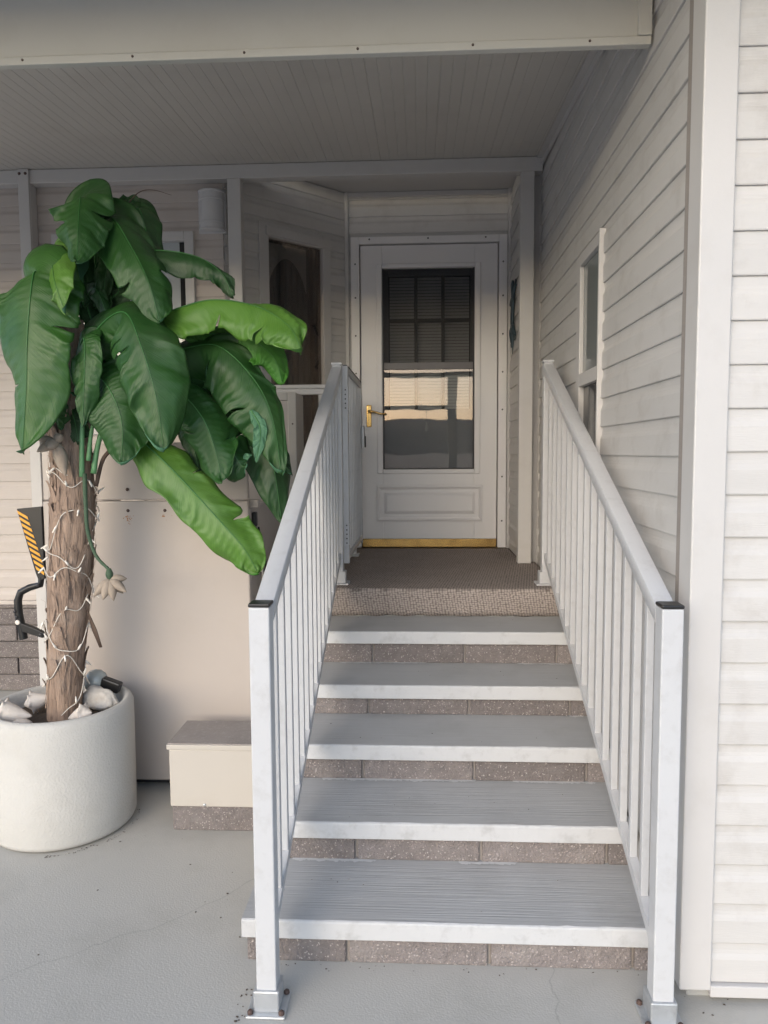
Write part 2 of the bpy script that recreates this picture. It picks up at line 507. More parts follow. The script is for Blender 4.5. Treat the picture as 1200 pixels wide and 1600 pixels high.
def leaf_material(name, c0, c1, rough=0.44):
    mt = bpy.data.materials.new(name)
    mt.use_nodes = True
    N, L, b = nodes_of(mt)
    uv = N.new('ShaderNodeUVMap')
    sp = N.new('ShaderNodeSeparateXYZ'); L.new(uv.outputs[0], sp.inputs[0])
    ab = N.new('ShaderNodeMath'); ab.operation = 'SUBTRACT'; ab.inputs[1].default_value = 0.5
    L.new(sp.outputs['Y'], ab.inputs[0])
    aa = N.new('ShaderNodeMath'); aa.operation = 'ABSOLUTE'; L.new(ab.outputs[0], aa.inputs[0])
    sl = N.new('ShaderNodeMath'); sl.operation = 'MULTIPLY_ADD'; sl.inputs[1].default_value = -0.35
    L.new(aa.outputs[0], sl.inputs[0]); L.new(sp.outputs['X'], sl.inputs[2])
    cb = N.new('ShaderNodeCombineXYZ'); L.new(sl.outputs[0], cb.inputs[0])
    nzv = N.new('ShaderNodeTexNoise'); nzv.inputs['Scale'].default_value = 170; nzv.inputs['Detail'].default_value = 3
    L.new(cb.outputs[0], nzv.inputs['Vector'])
    bp = N.new('ShaderNodeBump'); bp.inputs['Strength'].default_value = 0.38; bp.inputs['Distance'].default_value = 0.004
    L.new(nzv.outputs[0], bp.inputs['Height'])
    L.new(bp.outputs[0], b.inputs['Normal'])
    tc = N.new('ShaderNodeTexCoord')
    nz = N.new('ShaderNodeTexNoise'); nz.inputs['Scale'].default_value = 7; nz.inputs['Detail'].default_value = 5
    L.new(tc.outputs['Object'], nz.inputs['Vector'])
    ad = N.new('ShaderNodeMath'); ad.operation = 'MULTIPLY_ADD'; ad.inputs[1].default_value = 0.62
    L.new(nzv.outputs[0], ad.inputs[0])
    hm = N.new('ShaderNodeMath'); hm.operation = 'MULTIPLY'; hm.inputs[1].default_value = 0.38
    L.new(nz.outputs[0], hm.inputs[0]); L.new(hm.outputs[0], ad.inputs[2])
    rp = N.new('ShaderNodeMapRange'); rp.inputs[1].default_value = 0.36; rp.inputs[2].default_value = 0.64
    L.new(ad.outputs[0], rp.inputs[0])
    mx = N.new('ShaderNodeMix'); mx.data_type = 'RGBA'
    L.new(rp.outputs[0], mx.inputs[0]); mx.inputs[6].default_value = (*c0, 1); mx.inputs[7].default_value = (*c1, 1)
    # fine dust
    n3 = N.new('ShaderNodeTexNoise'); n3.inputs['Scale'].default_value = 4; n3.inputs['Detail'].default_value = 8
    L.new(tc.outputs['Object'], n3.inputs['Vector'])
    r3 = N.new('ShaderNodeMapRange'); r3.inputs[1].default_value = 0.5; r3.inputs[2].default_value = 0.8; r3.inputs[4].default_value = 0.22
    L.new(n3.outputs[0], r3.inputs[0])
    m3 = N.new('ShaderNodeMix'); m3.data_type = 'RGBA'
    L.new(r3.outputs[0], m3.inputs[0]); L.new(mx.outputs[2], m3.inputs[6]); m3.inputs[7].default_value = (0.16, 0.20, 0.14, 1)
    L.new(m3.outputs[2], b.inputs['Base Color'])
    b.inputs['Roughness'].default_value = rough
    b.inputs['Specular IOR Level'].default_value = 0.40
    return mt


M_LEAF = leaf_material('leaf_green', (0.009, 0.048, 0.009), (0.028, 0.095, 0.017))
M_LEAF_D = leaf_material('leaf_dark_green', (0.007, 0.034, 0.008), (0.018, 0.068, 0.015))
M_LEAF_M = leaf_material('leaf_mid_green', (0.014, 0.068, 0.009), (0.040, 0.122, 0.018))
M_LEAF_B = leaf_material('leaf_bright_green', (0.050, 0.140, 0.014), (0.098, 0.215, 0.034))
M_RIB = mat('leaf_rib', (0.035, 0.15, 0.035), 0.45, .15, 20)
M_LEAF_U = leaf_material('leaf_underside', (0.050, 0.150, 0.075), (0.075, 0.190, 0.105), 0.6)
M_LEAF_UB = leaf_material('leaf_underside_bright', (0.035, 0.150, 0.015), (0.06, 0.21, 0.025), 0.6)


def glass_material(name, gloss=0.12, tint=(0.9, 0.92, 0.92)):
    mt = bpy.data.materials.new(name)
    mt.use_nodes = True
    N, L = mt.node_tree.nodes, mt.node_tree.links
    N.remove(N['Principled BSDF'])
    o = N['Material Output']
    tr = N.new('ShaderNodeBsdfTransparent'); tr.inputs[0].default_value = (*tint, 1)
    gl = N.new('ShaderNodeBsdfGlossy'); gl.inputs['Roughness'].default_value = 0.015; gl.inputs['Color'].default_value = (1.0, 0.82, 0.72, 1)  # warm gloss tint colours the mirrored sky like a peach dusk
    tc = N.new('ShaderNodeTexCoord')
    nz = N.new('ShaderNodeTexNoise'); nz.inputs['Scale'].default_value = 5; nz.inputs['Detail'].default_value = 1
    L.new(tc.outputs['Object'], nz.inputs['Vector'])
    bp = N.new('ShaderNodeBump'); bp.inputs['Strength'].default_value = 0.015; bp.inputs['Distance'].default_value = 0.02
    L.new(nz.outputs[0], bp.inputs['Height']); L.new(bp.outputs[0], gl.inputs['Normal'])
    lw = N.new('ShaderNodeFresnel'); lw.inputs['IOR'].default_value = 1.5
    ml = N.new('ShaderNodeMath'); ml.operation = 'MULTIPLY_ADD'; ml.inputs[1].default_value = 1.0; ml.inputs[2].default_value = gloss
    L.new(lw.outputs[0], ml.inputs[0])
    mx = N.new('ShaderNodeMixShader')
    L.new(ml.outputs[0], mx.inputs[0]); L.new(tr.outputs[0], mx.inputs[1]); L.new(gl.outputs[0], mx.inputs[2])
    L.new(mx.outputs[0], o.inputs[0])
    return mt


M_GLASS = glass_material('storm_glass', 0.012)
M_GLASS_BAY = glass_material('bay_glass', 0.02)


def screen_material():
    mt = bpy.data.materials.new('insect_screen')
    mt.use_nodes = True
    N, L = mt.node_tree.nodes, mt.node_tree.links
    o = N['Material Output']
    b = N['Principled BSDF']
    b.inputs['Base Color'].default_value = (0.018, 0.018, 0.02, 1)
    b.inputs['Roughness'].default_value = 0.6
    tr = N.new('ShaderNodeBsdfTransparent')
    mx = N.new('ShaderNodeMixShader'); mx.inputs[0].default_value = 0.30
    L.new(tr.outputs[0], mx.inputs[1]); L.new(b.outputs[0], mx.inputs[2])
    L.new(mx.outputs[0], o.inputs[0])
    return mt


M_SCREEN = screen_material()

# ================================================================== SETTING
RISE = 0.13557
TRD = 0.30254
LAND = 6 * RISE            # landing height
XW = 0.60                  # side wall face
YL = 2.40                  # face of the wall behind the lift
YD = 3.06                  # door wall face

g = MB().box(-1500, 1500, -1500, 1500, -0.5, -0.012).build('ground', M_BOUNCE_YARD)
tag(g, kind='structure')
g = MB().box(-5.0, 6.0, -4.6, 3.6, -0.30, 0.0).build('carport_slab', M_FLOOR, bevel=0.01)
tag(g, kind='structure')

# far hills behind the camera (seen in the door glass)
hv = MB()
nseg = 120
for i in range(nseg + 1):
    a = math.pi + math.pi * i / nseg
    d = 900
    h = 34 + 22 * noise.noise(Vector((i * 0.11, 0.3, 0))) + 8 * noise.noise(Vector((i * 0.45, 2.3, 0)))
    for dd, hh in ((d - 260, -1), (d - 120, h * 0.55), (d, h), (d + 300, -1)):
        hv.v.append((math.cos(a) * dd, math.sin(a) * dd, hh))
for i in range(nseg):
    for k in range(3):
        b0 = i * 4 + k
        hv.face((b0, b0 + 4, b0 + 5, b0 + 1))
tag(hv.build('hills', M_HILL, smooth=True), kind='structure')

# ------------------------------------------------------------------ house
house = thing('house', 'white vinyl sided house wall behind and beside the steps with storm door', 'house', (0.6, 2.4, 0))
COURSE = 0.1085
PROF = [(0.0, 0.0116), (0.03, 0.0132), (0.58, 0.0126), (0.65, 0.0102), (0.71, 0.0074), (0.80, 0.0056), (1.0, 0.0052)]


def prof_at(f):
    for (a, da), (b, db) in zip(PROF, PROF[1:]):
        if f <= b:
            return da + (db - da) * (f - a) / (b - a)
    return PROF[-1][1]


def siding(wall, O, U, Nn, length, z0, z1, openings, material, zoff=0.0):
    """lap boards, one object each. openings: (s0,s1,za,zb) in wall coordinates"""
    O = Vector(O); U = Vector(U).normalized(); Nn = Vector(Nn).normalized()
    zb = z0 - (zoff % COURSE)
    while zb < z1 - 0.01:
        lo, hi = max(zb, z0), min(zb + COURSE - 0.0004, z1)
        cuts = sorted({lo, hi} | {z for op in openings for z in (op[2], op[3]) if lo + 0.004 < z < hi - 0.004})
        for c0, c1 in zip(cuts, cuts[1:]):
            mid = (c0 + c1) / 2
            segs = [(0.0, length)]
            for s0, s1, za, zc in openings:
                if za < mid < zc:
                    ns = []
                    for a, b in segs:
                        if s0 > a:
                            ns.append((a, min(b, s0)))
                        if s1 < b:
                            ns.append((max(a, s1), b))
                    segs = [q for q in ns if q[1] - q[0] > 0.01]
            for a, b in segs:
                fs = [(c0 - zb) / COURSE] + [p[0] for p in PROF if c0 + 0.002 < zb + p[0] * COURSE < c1 - 0.002] + [(c1 - zb) / COURSE]
                jit = random.uniform(-0.0006, 0.0006)
                poly = [(prof_at(f) + jit, zb + f * COURSE) for f in fs]
                poly = [(0.0, c0)] + poly + [(0.0, c1)]
                mbb = MB()
                mbb.prism(poly, a, b, (O, Nn, Vector((0, 0, 1)), U))
                mbb.build('siding_board', material, wall)
        zb += COURSE


def core(O, U, Nn, length, z0, z1, openings, thick=0.10):
    """solid wall behind the boards with its openings left open (openings must not overlap in s)"""
    O = Vector(O); U = Vector(U).normalized(); Nn = Vector(Nn).normalized()
    mb_ = MB()

    def piece(a, b, c, d):
        if b - a > 1e-4 and d - c > 1e-4:
            mb_.prism([(a, c), (b, c), (b, d), (a, d)], -thick, -0.0005, (O, U, Vector((0, 0, 1)), Nn))
    s = 0
    for s0, s1, za, zb in sorted(openings):
        piece(s, s0, z0, z1)
        piece(s0, s1, z0, za)
        piece(s0, s1, zb, z1)
        s = s1
    piece(s, length, z0, z1)
    return mb_.build('wall', M_MORTAR, house)


ZTOP = 3.60
# side wall (x = 0.60), runs from the outside corner back to the door recess
WIN_Y0, WIN_Y1, WIN_Z0, WIN_Z1 = 0.905, 1.335, 1.12, 2.285
w_side = core((XW, -0.02, 0), (0, 1, 0), (-1, 0, 0), 2.41, 0.04, ZTOP, [(WIN_Y0 + .02, WIN_Y1 + .02, WIN_Z0, WIN_Z1)])
siding(w_side, (XW, -0.015, 0), (0, 1, 0), (-1, 0, 0), 2.40, 0.06, 3.45, [(WIN_Y0 + .015, WIN_Y1 + .015, WIN_Z0, WIN_Z1)], M_SIDING, 0.02)
# street-facing wall right of the corner
w_front = core((0.585, -0.075, 0), (1, 0, 0), (0, -1, 0), 3.5, 0.04, ZTOP, [])
siding(w_front, (0.66, -0.075, 0), (1, 0, 0), (0, -1, 0), 3.4, 0.052, 3.5, [], M_SIDING, 0.0)
MB().box(0.66, 4.0, -0.102, -0.075, 0.018, 0.05).build('starter_strip', M_TRIM, house, bevel=0.003)
# outside corner trim, an L of two boards with rounded returns
ct = MB()
ct.prism([(0.580, -0.100), (0.662, -0.100), (0.662, -0.076), (0.599, -0.076), (0.599, -0.014), (0.580, -0.014)], 0.035, ZTOP,
         (Vector((0, 0, 0)), Vector((1, 0, 0)), Vector((0, 1, 0)), Vector((0, 0, 1))))
ct.build('corner_trim', M_TRIM, house, bevel=0.004, seg=3)
MB().box(0.5875, 0.5995, -0.0135, 0.010, 0.05, 3.45).build('corner_channel', M_TRIM, house, bevel=0.002)
MB().box(0.61, 4.0, -0.07, 2.42, -0.1, 0.039).build('footing', M_PAD, house, bevel=0.006)

# side window
wd = thing_window = MB()
X0 = XW - 0.028
wf = MB()
wf.box(X0, XW + 0.02, WIN_Y0 - 0.006, WIN_Y0 + 0.012, WIN_Z0 - 0.02, WIN_Z1 + 0.02)
wf.box(X0 + 0.01, XW + 0.02, WIN_Y1 - 0.055, WIN_Y1 + 0.016, WIN_Z0 - 0.02, WIN_Z1 + 0.02)
wf.box(X0 + 0.006, XW + 0.02, WIN_Y0 + 0.012, WIN_Y1 - 0.055, WIN_Z1 - 0.03, WIN_Z1 + 0.018)
wf.box(X0 + 0.006, XW + 0.02, WIN_Y0 + 0.012, WIN_Y1 - 0.055, WIN_Z0 - 0.018, WIN_Z0 + 0.03)
win_side = wf.build('window', M_TRIM, house, bevel=0.003)
MB().box(XW - 0.018, XW + 0.01, WIN_Y0 + 0.012, WIN_Y1 - 0.055, 1.745, 1.80).build('meeting_rail', M_TRIM, win_side, bevel=0.003)
MB().box(XW - 0.014, XW + 0.02, WIN_Y0 + 0.012, WIN_Y0 + 0.030, 1.80, WIN_Z1 - .03).build('sash_stile', M_TRIM, win_side, bevel=0.003)
MB().box(XW - 0.002, XW + 0.004, WIN_Y0 + 0.005, WIN_Y1 - 0.05, 1.802, WIN_Z1 - 0.02).build('pane', mat('pane_painted_reflection', (0.22, 0.235, 0.23), 0.07, 0.1, 3, spec=0.6), win_side)  # upper pane: pale grey reflection put into the base colour
MB().box(XW + 0.004, XW + 0.010, WIN_Y0 + 0.005, WIN_Y1 - 0.05, WIN_Z0 + 0.02, 1.745).build('pane', M_GLASS_DARK, win_side)

# wall behind the lift (faces the camera), cream siding above a block skirt
LWX0, LWX1 = -4.2, -1.254
LW = (-2.24, -1.46, 1.62, 2.73)       # window opening in that wall
w_left = core((LWX0, YL, 0), (1, 0, 0), (0, -1, 0), LWX1 - LWX0, 0.0, 3.30, [(LW[0] - LWX0, LW[1] - LWX0, LW[2], LW[3])])
siding(w_left, (LWX0, YL, 0), (1, 0, 0), (0, -1, 0), LWX1 - LWX0, 0.575, 3.20, [(LW[0] - LWX0 - .02, LW[1] - LWX0 + .02, LW[2] - .02, LW[3] + .02)], M_SIDING2, 0.03)
MB().box(LWX0, LWX1, YL - 0.03, YL - 0.001, 0.548, 0.574).build('skirt_cap', M_SIDING2, house, bevel=0.003)
# block skirt
skirt_ref = []
row = 0
z = 0.004
while z < 0.54:
    x = -3.2 + (0.20 if row % 2 else 0.0)
    while x < -1.3:
        bx_ = MB().box(x + 0.004, x + 0.396, YL - 0.022 + random.uniform(-.002, .002), YL - 0.0005, z + 0.0035, min(z + 0.101, 0.546))
        bx_.build('block', M_BLOCK, w_left, bevel=0.005)
        x += 0.40
    z += 0.104
    row += 1
# its window
wf = MB()
a, b_, c, d = LW
for q in ((a - .035, a + .02, c - .035, d + .035), (b_ - .02, b_ + .035, c - .035, d + .035), (a + .02, b_ - .02, d - .02, d + .035), (a + .02, b_ - .02, c - .035, c + .02)):
    wf.box(q[0], q[1], YL - 0.035, YL + 0.03, q[2], q[3])
win_l = wf.build('window', M_TRIM, house, bevel=0.004)
MB().box(a + .01, b_ - .06, YL + 0.012, YL + 0.018, c + .01, d - .01).build('pane', mat('pane_painted_sky', (0.42, 0.45, 0.46), 0.10, 0.06, 3, spec=0.6), win_l)  # sky reflection painted in as a pale pane colour
MB().box(b_ - .06, b_ - .01, YL + 0.004, YL + 0.012, c + .01, d - .01).build('pane', M_GLASS_DARK, win_l)

# angled bay wall
BO = Vector((-1.254, YL, 0)); BE = Vector((-0.594, YD, 0))
BU = (BE - BO).normalized(); BN = Vector((BU.y, -BU.x, 0)); BL = (BE - BO).length
def bay_s(x):
    return (x + 1.254) / BU.x
ba, bb = bay_s(-1.055), bay_s(-0.735)
BZ0, BZ1 = 1.45, 2.80
w_bay = core(BO, BU, BN, BL + 0.1, LAND - 0.5, 3.30, [(ba, bb, BZ0, BZ1)], 0.09)
siding(w_bay, BO, BU, BN, BL, LAND - .4, 3.185, [(ba - .02, bb + .02, BZ0 - .02, BZ1 + .02)], M_SIDING, 0.01)
wf = MB()
Zv = Vector((0, 0, 1))
fr = (BO, BU, Zv, BN)
for q in ((ba - .05, ba + .018, BZ0 - .05, BZ1 + .075), (bb - .018, bb + .045, BZ0 - .05, BZ1 + .075), (ba + .018, bb - .018, BZ1 - .012, BZ1 + .075), (ba + .018, bb - .018, BZ0 - .05, BZ0 + .02)):
    wf.prism([(q[0], q[2]), (q[1], q[2]), (q[1], q[3]), (q[0], q[3])], -0.02, 0.022, fr)
win_b = wf.build('window', M_TRIM, house, bevel=0.004)
MB().prism([(ba - .005, BZ1 - .005), (bb + .01, BZ1 - .005), (bb + .01, BZ1 + .05), (ba - .005, BZ1 + .05)], 0.0225, 0.034, fr).build('head_trim', M_TRIM, win_b, bevel=0.003)
MB().prism([(ba, BZ0), (bb, BZ0), (bb, BZ1), (ba, BZ1)], -0.012, -0.008, fr).build('pane', M_GLASS_BAY, win_b)
sb = MB()
for q in ((ba + .018, ba + .04), (bb - .075, bb - .055), (bb - .04, bb - .018)):
    sb.prism([(q[0], BZ0), (q[1], BZ0), (q[1], BZ1), (q[0], BZ1)], -0.05, -0.014, fr)
sb.build('sash_stile', mat('dark_bronze_sash', (0.05, 0.045, 0.042), 0.5, 0.1, 6), win_b, bevel=0.002)
# curtain (pleated) with an arched valance
cu = MB()
nc = 60
for k in range(nc + 1):
    s = ba + (bb - ba) * k / nc
    dep = -0.075 + 0.010 * math.sin(k * 1.05)
    for zz in (BZ0, BZ1):
        p = BO + BU * s + BN * dep + Zv * zz
        cu.v.append(tuple(p))
for k in range(nc):
    cu.face((2 * k, 2 * k + 2, 2 * k + 3, 2 * k + 1))
cu.build('curtain', M_WOODCURT, win_b, smooth=True)
arch = [(ba + .055, BZ1 - .02)]
mid_s = (ba + bb) / 2 - .02
for k in range(13):
    t = k / 12
    s = ba + .055 + t * (bb - .10 - ba - .055)
    arch.append((s, BZ1 - .30 + .20 * math.sin(math.pi * t) ** 0.7))
arch.append((bb - .10, BZ1 - .02))
MB().prism(arch, -0.058, -0.055, fr).build('valance', M_LACE, win_b)
MB().prism([(ba - .02, BZ0 - .02), (bb + .02, BZ0 - .02), (bb + .02, BZ1 + .02), (ba - .02, BZ1 + .02)], -0.100, -0.091, fr).build('backing', M_DARKMETAL, win_b)
# corner strip between bay and door wall
MB().box(-0.604, -0.580, YD - 0.030, YD - 0.004, LAND, 3.19).build('corner_channel', M_TRIM, house, bevel=0.003)

# door wall
DX0, DX1, DZ1 = -0.503, 0.412, 2.845
DOOR_OP = (DX0 - .03 + 0.60, DX1 + .03 + 0.60, LAND - 0.2, DZ1 + .03)
w_door = core((-0.60, YD, 0), (1, 0, 0), (0, -1, 0), 1.20, LAND - .2, 3.30, [DOOR_OP], 0.16)
siding(w_door, (-0.590, YD, 0), (1, 0, 0), (0, -1, 0), 1.09, LAND, 3.185, [(DX0 - .06 + .59, DX1 + .06 + .59, 0, DZ1 + .055)], M_SIDING, 0.06)
# recess right wall
w_rec = core((0.505, YL + 0.07, 0), (0, 1, 0), (-1, 0, 0), YD - YL - 0.07, LAND - .2, 3.30, [], 0.035)
siding(w_rec, (0.505, YL + 0.07, 0), (0, 1, 0), (-1, 0, 0), YD - YL - 0.085, LAND + .005, 3.185, [], M_SIDING, 0.02)
MB().box(0.478, 0.503, YD - 0.040, YD - 0.015, LAND, 3.19).build('corner_channel', M_TRIM, house, bevel=0.003)
MB().box(-1.30, 0.60, YL + 0.005, YD + 0.15, 3.190, 3.215).build('recess_soffit', M_TRIM, house)
MB().box(-0.592, 0.50, YD - 0.022, YD - 0.0135, 3.155, 3.188).build('head_channel', M_TRIM, house, bevel=0.002)

# unseen solid house body behind recess and side walls, added to stop light leaks
MB().box(-4.2, 4.0, YD + .30, 6.0, 0.0, 3.60).build('house_body', M_MORTAR, house)
MB().box(-4.2, 4.0, YL + .16, YD + .299, 3.31, 3.60).build('house_body', M_MORTAR, house)
MB().box(0.705, 4.0, 0.03, YD + .299, 0.04, 3.309).build('house_body', M_MORTAR, house)
MB().box(0.5415, 0.704, YL + .0, YD + .299, LAND - .3, 3.309).build('house_body', M_TRIM, house)
MB().box(-4.2, -1.36, YL + .101, YD + .299, 0.0, 3.309).build('house_body', M_MORTAR, house)
MB().box(0.583, 0.5985, YL - .022, YL - .001, LAND, 3.45).build('corner_channel', M_TRIM, house, bevel=.002)

# storm door
fr_ = MB()
fr_.box(DX0 - .062, DX0 - .006, YD - 0.034, YD + 0.05, LAND + .004, DZ1 + .052)
fr_.box(DX1 + .006, DX1 + .062, YD - 0.034, YD + 0.05, LAND + .004, DZ1 + .052)
fr_.box(DX0 - .006, DX1 + .006, YD - 0.034, YD + 0.05, DZ1 + .006, DZ1 + .052)
frame = fr_.build('door_frame', M_DOOR, house, bevel=0.003)
scr = MB()
for x in (DX0 - .033, DX1 + .034):
    for zz in (1.0, 1.3, 1.75, 2.0, 2.25, 2.5, 2.72):
        scr.lathe([(0.006, 0), (0.005, 0.004), (0.001, 0.005)], 8, Matrix.Translation((x, YD - .0335, zz)) @ Matrix.Rotation(R(90), 4, 'X'))
for x in (-.44, -.05, .33):
    scr.lathe([(0.006, 0), (0.005, 0.004), (0.001, 0.005)], 8, Matrix.Translation((x, YD - .0335, DZ1 + .035)) @ Matrix.Rotation(R(90), 4, 'X'))
scr.build('frame_screws', M_DARKMETAL, frame)

GX0, GX1, GZ0, GZ1 = -0.358, 0.260, 1.352, 2.693
YF = YD - 0.012          # face of the door leaf
YB = YD + 0.028
dl = MB()
dl.box(DX0, GX0 - .0, YF, YB, LAND + .062, DZ1)
dl.box(GX1, DX1, YF, YB, LAND + .062, DZ1)
dl.box(GX0, GX1, YF, YB, GZ1, DZ1)
dl.box(GX0, GX1, YF, YB, LAND + .062, GZ0)
door = dl.build('storm_door', M_DOOR, house, bevel=0.003)
door['label'] = 'white storm door with screened upper half and brass lever'
# glazing bead (a raised lip round the opening)
gb = MB()
gb.box(GX0 - .040, GX0 - .002, YF - .012, YF + .004, GZ0 - .030, GZ1 + .030)
gb.box(GX1 + .002, GX1 + .040, YF - .012, YF + .004, GZ0 - .030, GZ1 + .030)
gb.box(GX0 - .002, GX1 + .002, YF - .012, YF + .004, GZ1 + .002, GZ1 + .030)
gb.box(GX0 - .002, GX1 + .002, YF - .014, YF + .004, GZ0 - .030, GZ0 - .004)
gb.build('glazing_bead', M_DOOR, door, bevel=0.006, seg=3)
gb = MB()
gb.box(GX0 - .0015, GX0 + .010, YF + .002, YF + .020, GZ0, GZ1)
gb.box(GX1 - .010, GX1 + .0015, YF + .002, YF + .020, GZ0, GZ1)
gb.box(GX0 + .010, GX1 - .010, YF + .002, YF + .020, GZ0 - .003, GZ0 + .006)
gb.build('gasket', M_DARKMETAL, door, bevel=0.002)
MZ = 2.045
MB().box(GX0 + .010, GX1 - .010, YF + .003, YF + .022, MZ - .02, MZ + .028).build('sash_rail', mat('bronze_sash_rail', (0.13, 0.12, 0.125), 0.4, 0.1, 8), door, bevel=0.003)
MB().box(GX0 + .008, GX1 - .008, YF + .014, YF + .018, GZ0 + .004, MZ - .018).build('glass_pane', M_GLASS, door)
MB().box(GX0 + .008, GX1 - .008, YF + .010, YF + .0115, MZ + .026, GZ1 - .001).build('insect_screen', M_SCREEN, door)
# lower raised panel: a moulded frame with sloped sides and a proud field
def raised_panel(x0, x1, z0, z1, y):
    q = MB()
    steps = [(0.0, 0.0), (0.014, -0.005), (0.030, 0.006), (0.052, 0.006), (0.068, -0.004), (0.075, -0.006)]
    b = 0
    for off, dy in steps:
        for (x, zz) in ((x0 + off, z0 + off), (x1 - off, z0 + off), (x1 - off, z1 - off), (x0 + off, z1 - off)):
            q.v.append((x, y + dy - .0015, zz))
    for i in range(len(steps) - 1):
        for k in range(4):
            q.face((i * 4 + k, i * 4 + (k + 1) % 4, (i + 1) * 4 + (k + 1) % 4, (i + 1) * 4 + k))
    e = (len(steps) - 1) * 4
    q.face((e, e + 1, e + 2, e + 3))
    return q
raised_panel(-.405, .318, .995, 1.245, YF - .006).build('raised_panel', M_DOOR, door)
MB().box(DX0, DX1, YF + .003, YB, LAND + .004, LAND + .060).build('brass_sweep', M_BRASS, door, bevel=0.002)
# brass lever handle
hd = MB()
hx = -0.452
hd.box(hx - .017, hx + .017, YF - .010, YF + .002, 1.640, 1.790)
hdo = hd.build('handle', M_BRASS, door, bevel=0.006, seg=3)
lv = MB()
lv.tube([(hx, YF - .004, 1.745), (hx, YF - .045, 1.745), (hx + .02, YF - .056, 1.744), (hx + .055, YF - .058, 1.735), (hx + .085, YF - .056, 1.726), (hx + .118, YF - .054, 1.728)], [.010, .009, .0085, .0075, .007, .0055], 12)
lvo = lv.build('lever', M_BRASS, door, smooth=True)
# inner entry door: nine lights with blinds behind
IY = YD + 0.105
il = MB()
gx = [-.32, -.312, -.135, -.117, .058, .076, .235, .245]
gx0, gx1 = -.318, .238
gz0, gz1 = 1.765, 2.672
cols = [gx0 + (gx1 - gx0) * i / 3 for i in range(4)]
rows = [gz0 + (gz1 - gz0) * i / 3 for i in range(4)]
il.box(DX0, gx0 - .004, IY, IY + .04, LAND, DZ1)
il.box(gx1 + .004, DX1, IY, IY + .04, LAND, DZ1)
il.box(gx0 - .004, gx1 + .004, IY, IY + .04, LAND, gz0)
il.box(gx0 - .004, gx1 + .004, IY, IY + .04, gz1, DZ1)
inner = il.build('entry_door', mat('entry_door_slab', (0.19, 0.19, 0.20), 0.5, 0.05, 6), house, bevel=0.004)
for i in (1, 2):
    MB().box(cols[i] - .011, cols[i] + .011, IY + .006, IY + .026, gz0, gz1).build('muntin', M_MUNTIN, inner, bevel=0.003)
    for j in range(3):
        xa = cols[j] + (.011 if j else 0); xb = cols[j + 1] - (.011 if j < 2 else 0)
        MB().box(xa, xb, IY + .008, IY + .024, rows[i] - .011, rows[i] + .011).build('muntin', M_MUNTIN, inner, bevel=0.003)
zz = gz0 + .01
while zz < gz1:
    sl = MB()
    Mx = Matrix.Translation((0, IY + .040, zz)) @ Matrix.Rotation(R(62), 4, 'X')
    sl.box(gx0 + .004, gx1 - .004, -.011, .011, -.0007, .0007, M=Mx)
    sl.build('blind_slat', M_BLIND, inner)
    zz += .0215
MB().box(gx0 - .02, gx1 + .02, IY + .062, IY + .066, gz0 - .02, gz1 + .02).build('blind_backing', M_DARKMETAL, inner)
rp_ = MB().box(-.36, .27, IY - .006, IY - .0005, 1.36, 1.70).build('entry_panel', inner.data.materials[0], inner, bevel=0.004)

# ------------------------------------------------------------------ porch roof
roof = thing('porch_roof', 'flat metal porch roof with ribbed pan ceiling, beams and white posts', 'roof', (-1.2, 2.3, 0))
SL = 0.079
def ceil_z(y):
    return 3.115 - SL * (2.32 - y)
PW = 0.305
x = 0.592
first = True
while x > -4.8:
    xa = x - PW + .0008
    poly = [(xa, 0), (xa, .03), (x, .03), (x, 0)]
    # ribs: three shallow grooves
    pts = [(x, .03), (x, .002), (x - .004, 0)]
    for gk_ in range(1, 6):
        gpos = PW * gk_ / 6
        pts += [(x - gpos + .004, 0), (x - gpos + .001, .0018), (x - gpos - .001, .0018), (x - gpos - .004, 0)]
    pts += [(xa + .004, 0), (xa, .002), (xa, .03)]
    y0, y1 = 0.30, 2.46
    pm = MB()
    n = len(pts)
    for yy in (y0, y1):
        for px, pz in pts:
            pm.v.append((px, yy, ceil_z(yy) + pz))
    pm.face(list(range(n))); pm.face(list(range(n, 2 * n))[::-1])
    for i in range(n):
        j = (i + 1) % n
        pm.face((i, j, n + j, n + i))
    pm.build('ceiling_panel', M_CEIL, roof)
    x -= PW
# front fascia beam, with a turned lip and screws
YFB = 0.335
fb = MB()
fb.box(-4.8, 0.575, YFB, YFB + .012, 2.690, 2.965)
fb.build('fascia_beam', M_FASCIA, roof, bevel=0.003)
fl = MB()
fl.box(-4.8, 0.580, YFB - .008, YFB + .020, 2.664, 2.6885)
lip = fl.build('fascia_lip', M_FASCIA, roof, bevel=0.003)
sc = MB()
for k in range(14):
    sc.lathe([(0.0042, 0), (0.0035, 0.003), (0.001, 0.004)], 8, Matrix.Translation((0.40 - k * .345, YFB - .0075, 2.678)) @ Matrix.Rotation(R(90), 4, 'X'))
sc.build('lip_screws', M_RUST, lip)
MB().box(0.540, 0.5805, YFB - .012, YFB + .024, 2.689, 2.97).build('beam_end_cap', M_FASCIA, roof, bevel=0.003)
# wall moulding along the side wall
pm = MB()
for yy in (0.32, 2.33):
    zc = ceil_z(yy)
    for px, pz in ((0.552, -.004), (0.586, -.004), (0.586, -.045), (0.580, -.045), (0.580, -.012), (0.552, -.012)):
        pm.v.append((px, yy, zc + pz))
pm.face(range(6)); pm.face(range(11, 5, -1))
for i in range(6):
    j = (i + 1) % 6
    pm.face((i, j, 6 + j, 6 + i))
pm.build('wall_moulding', M_TRIM, roof)
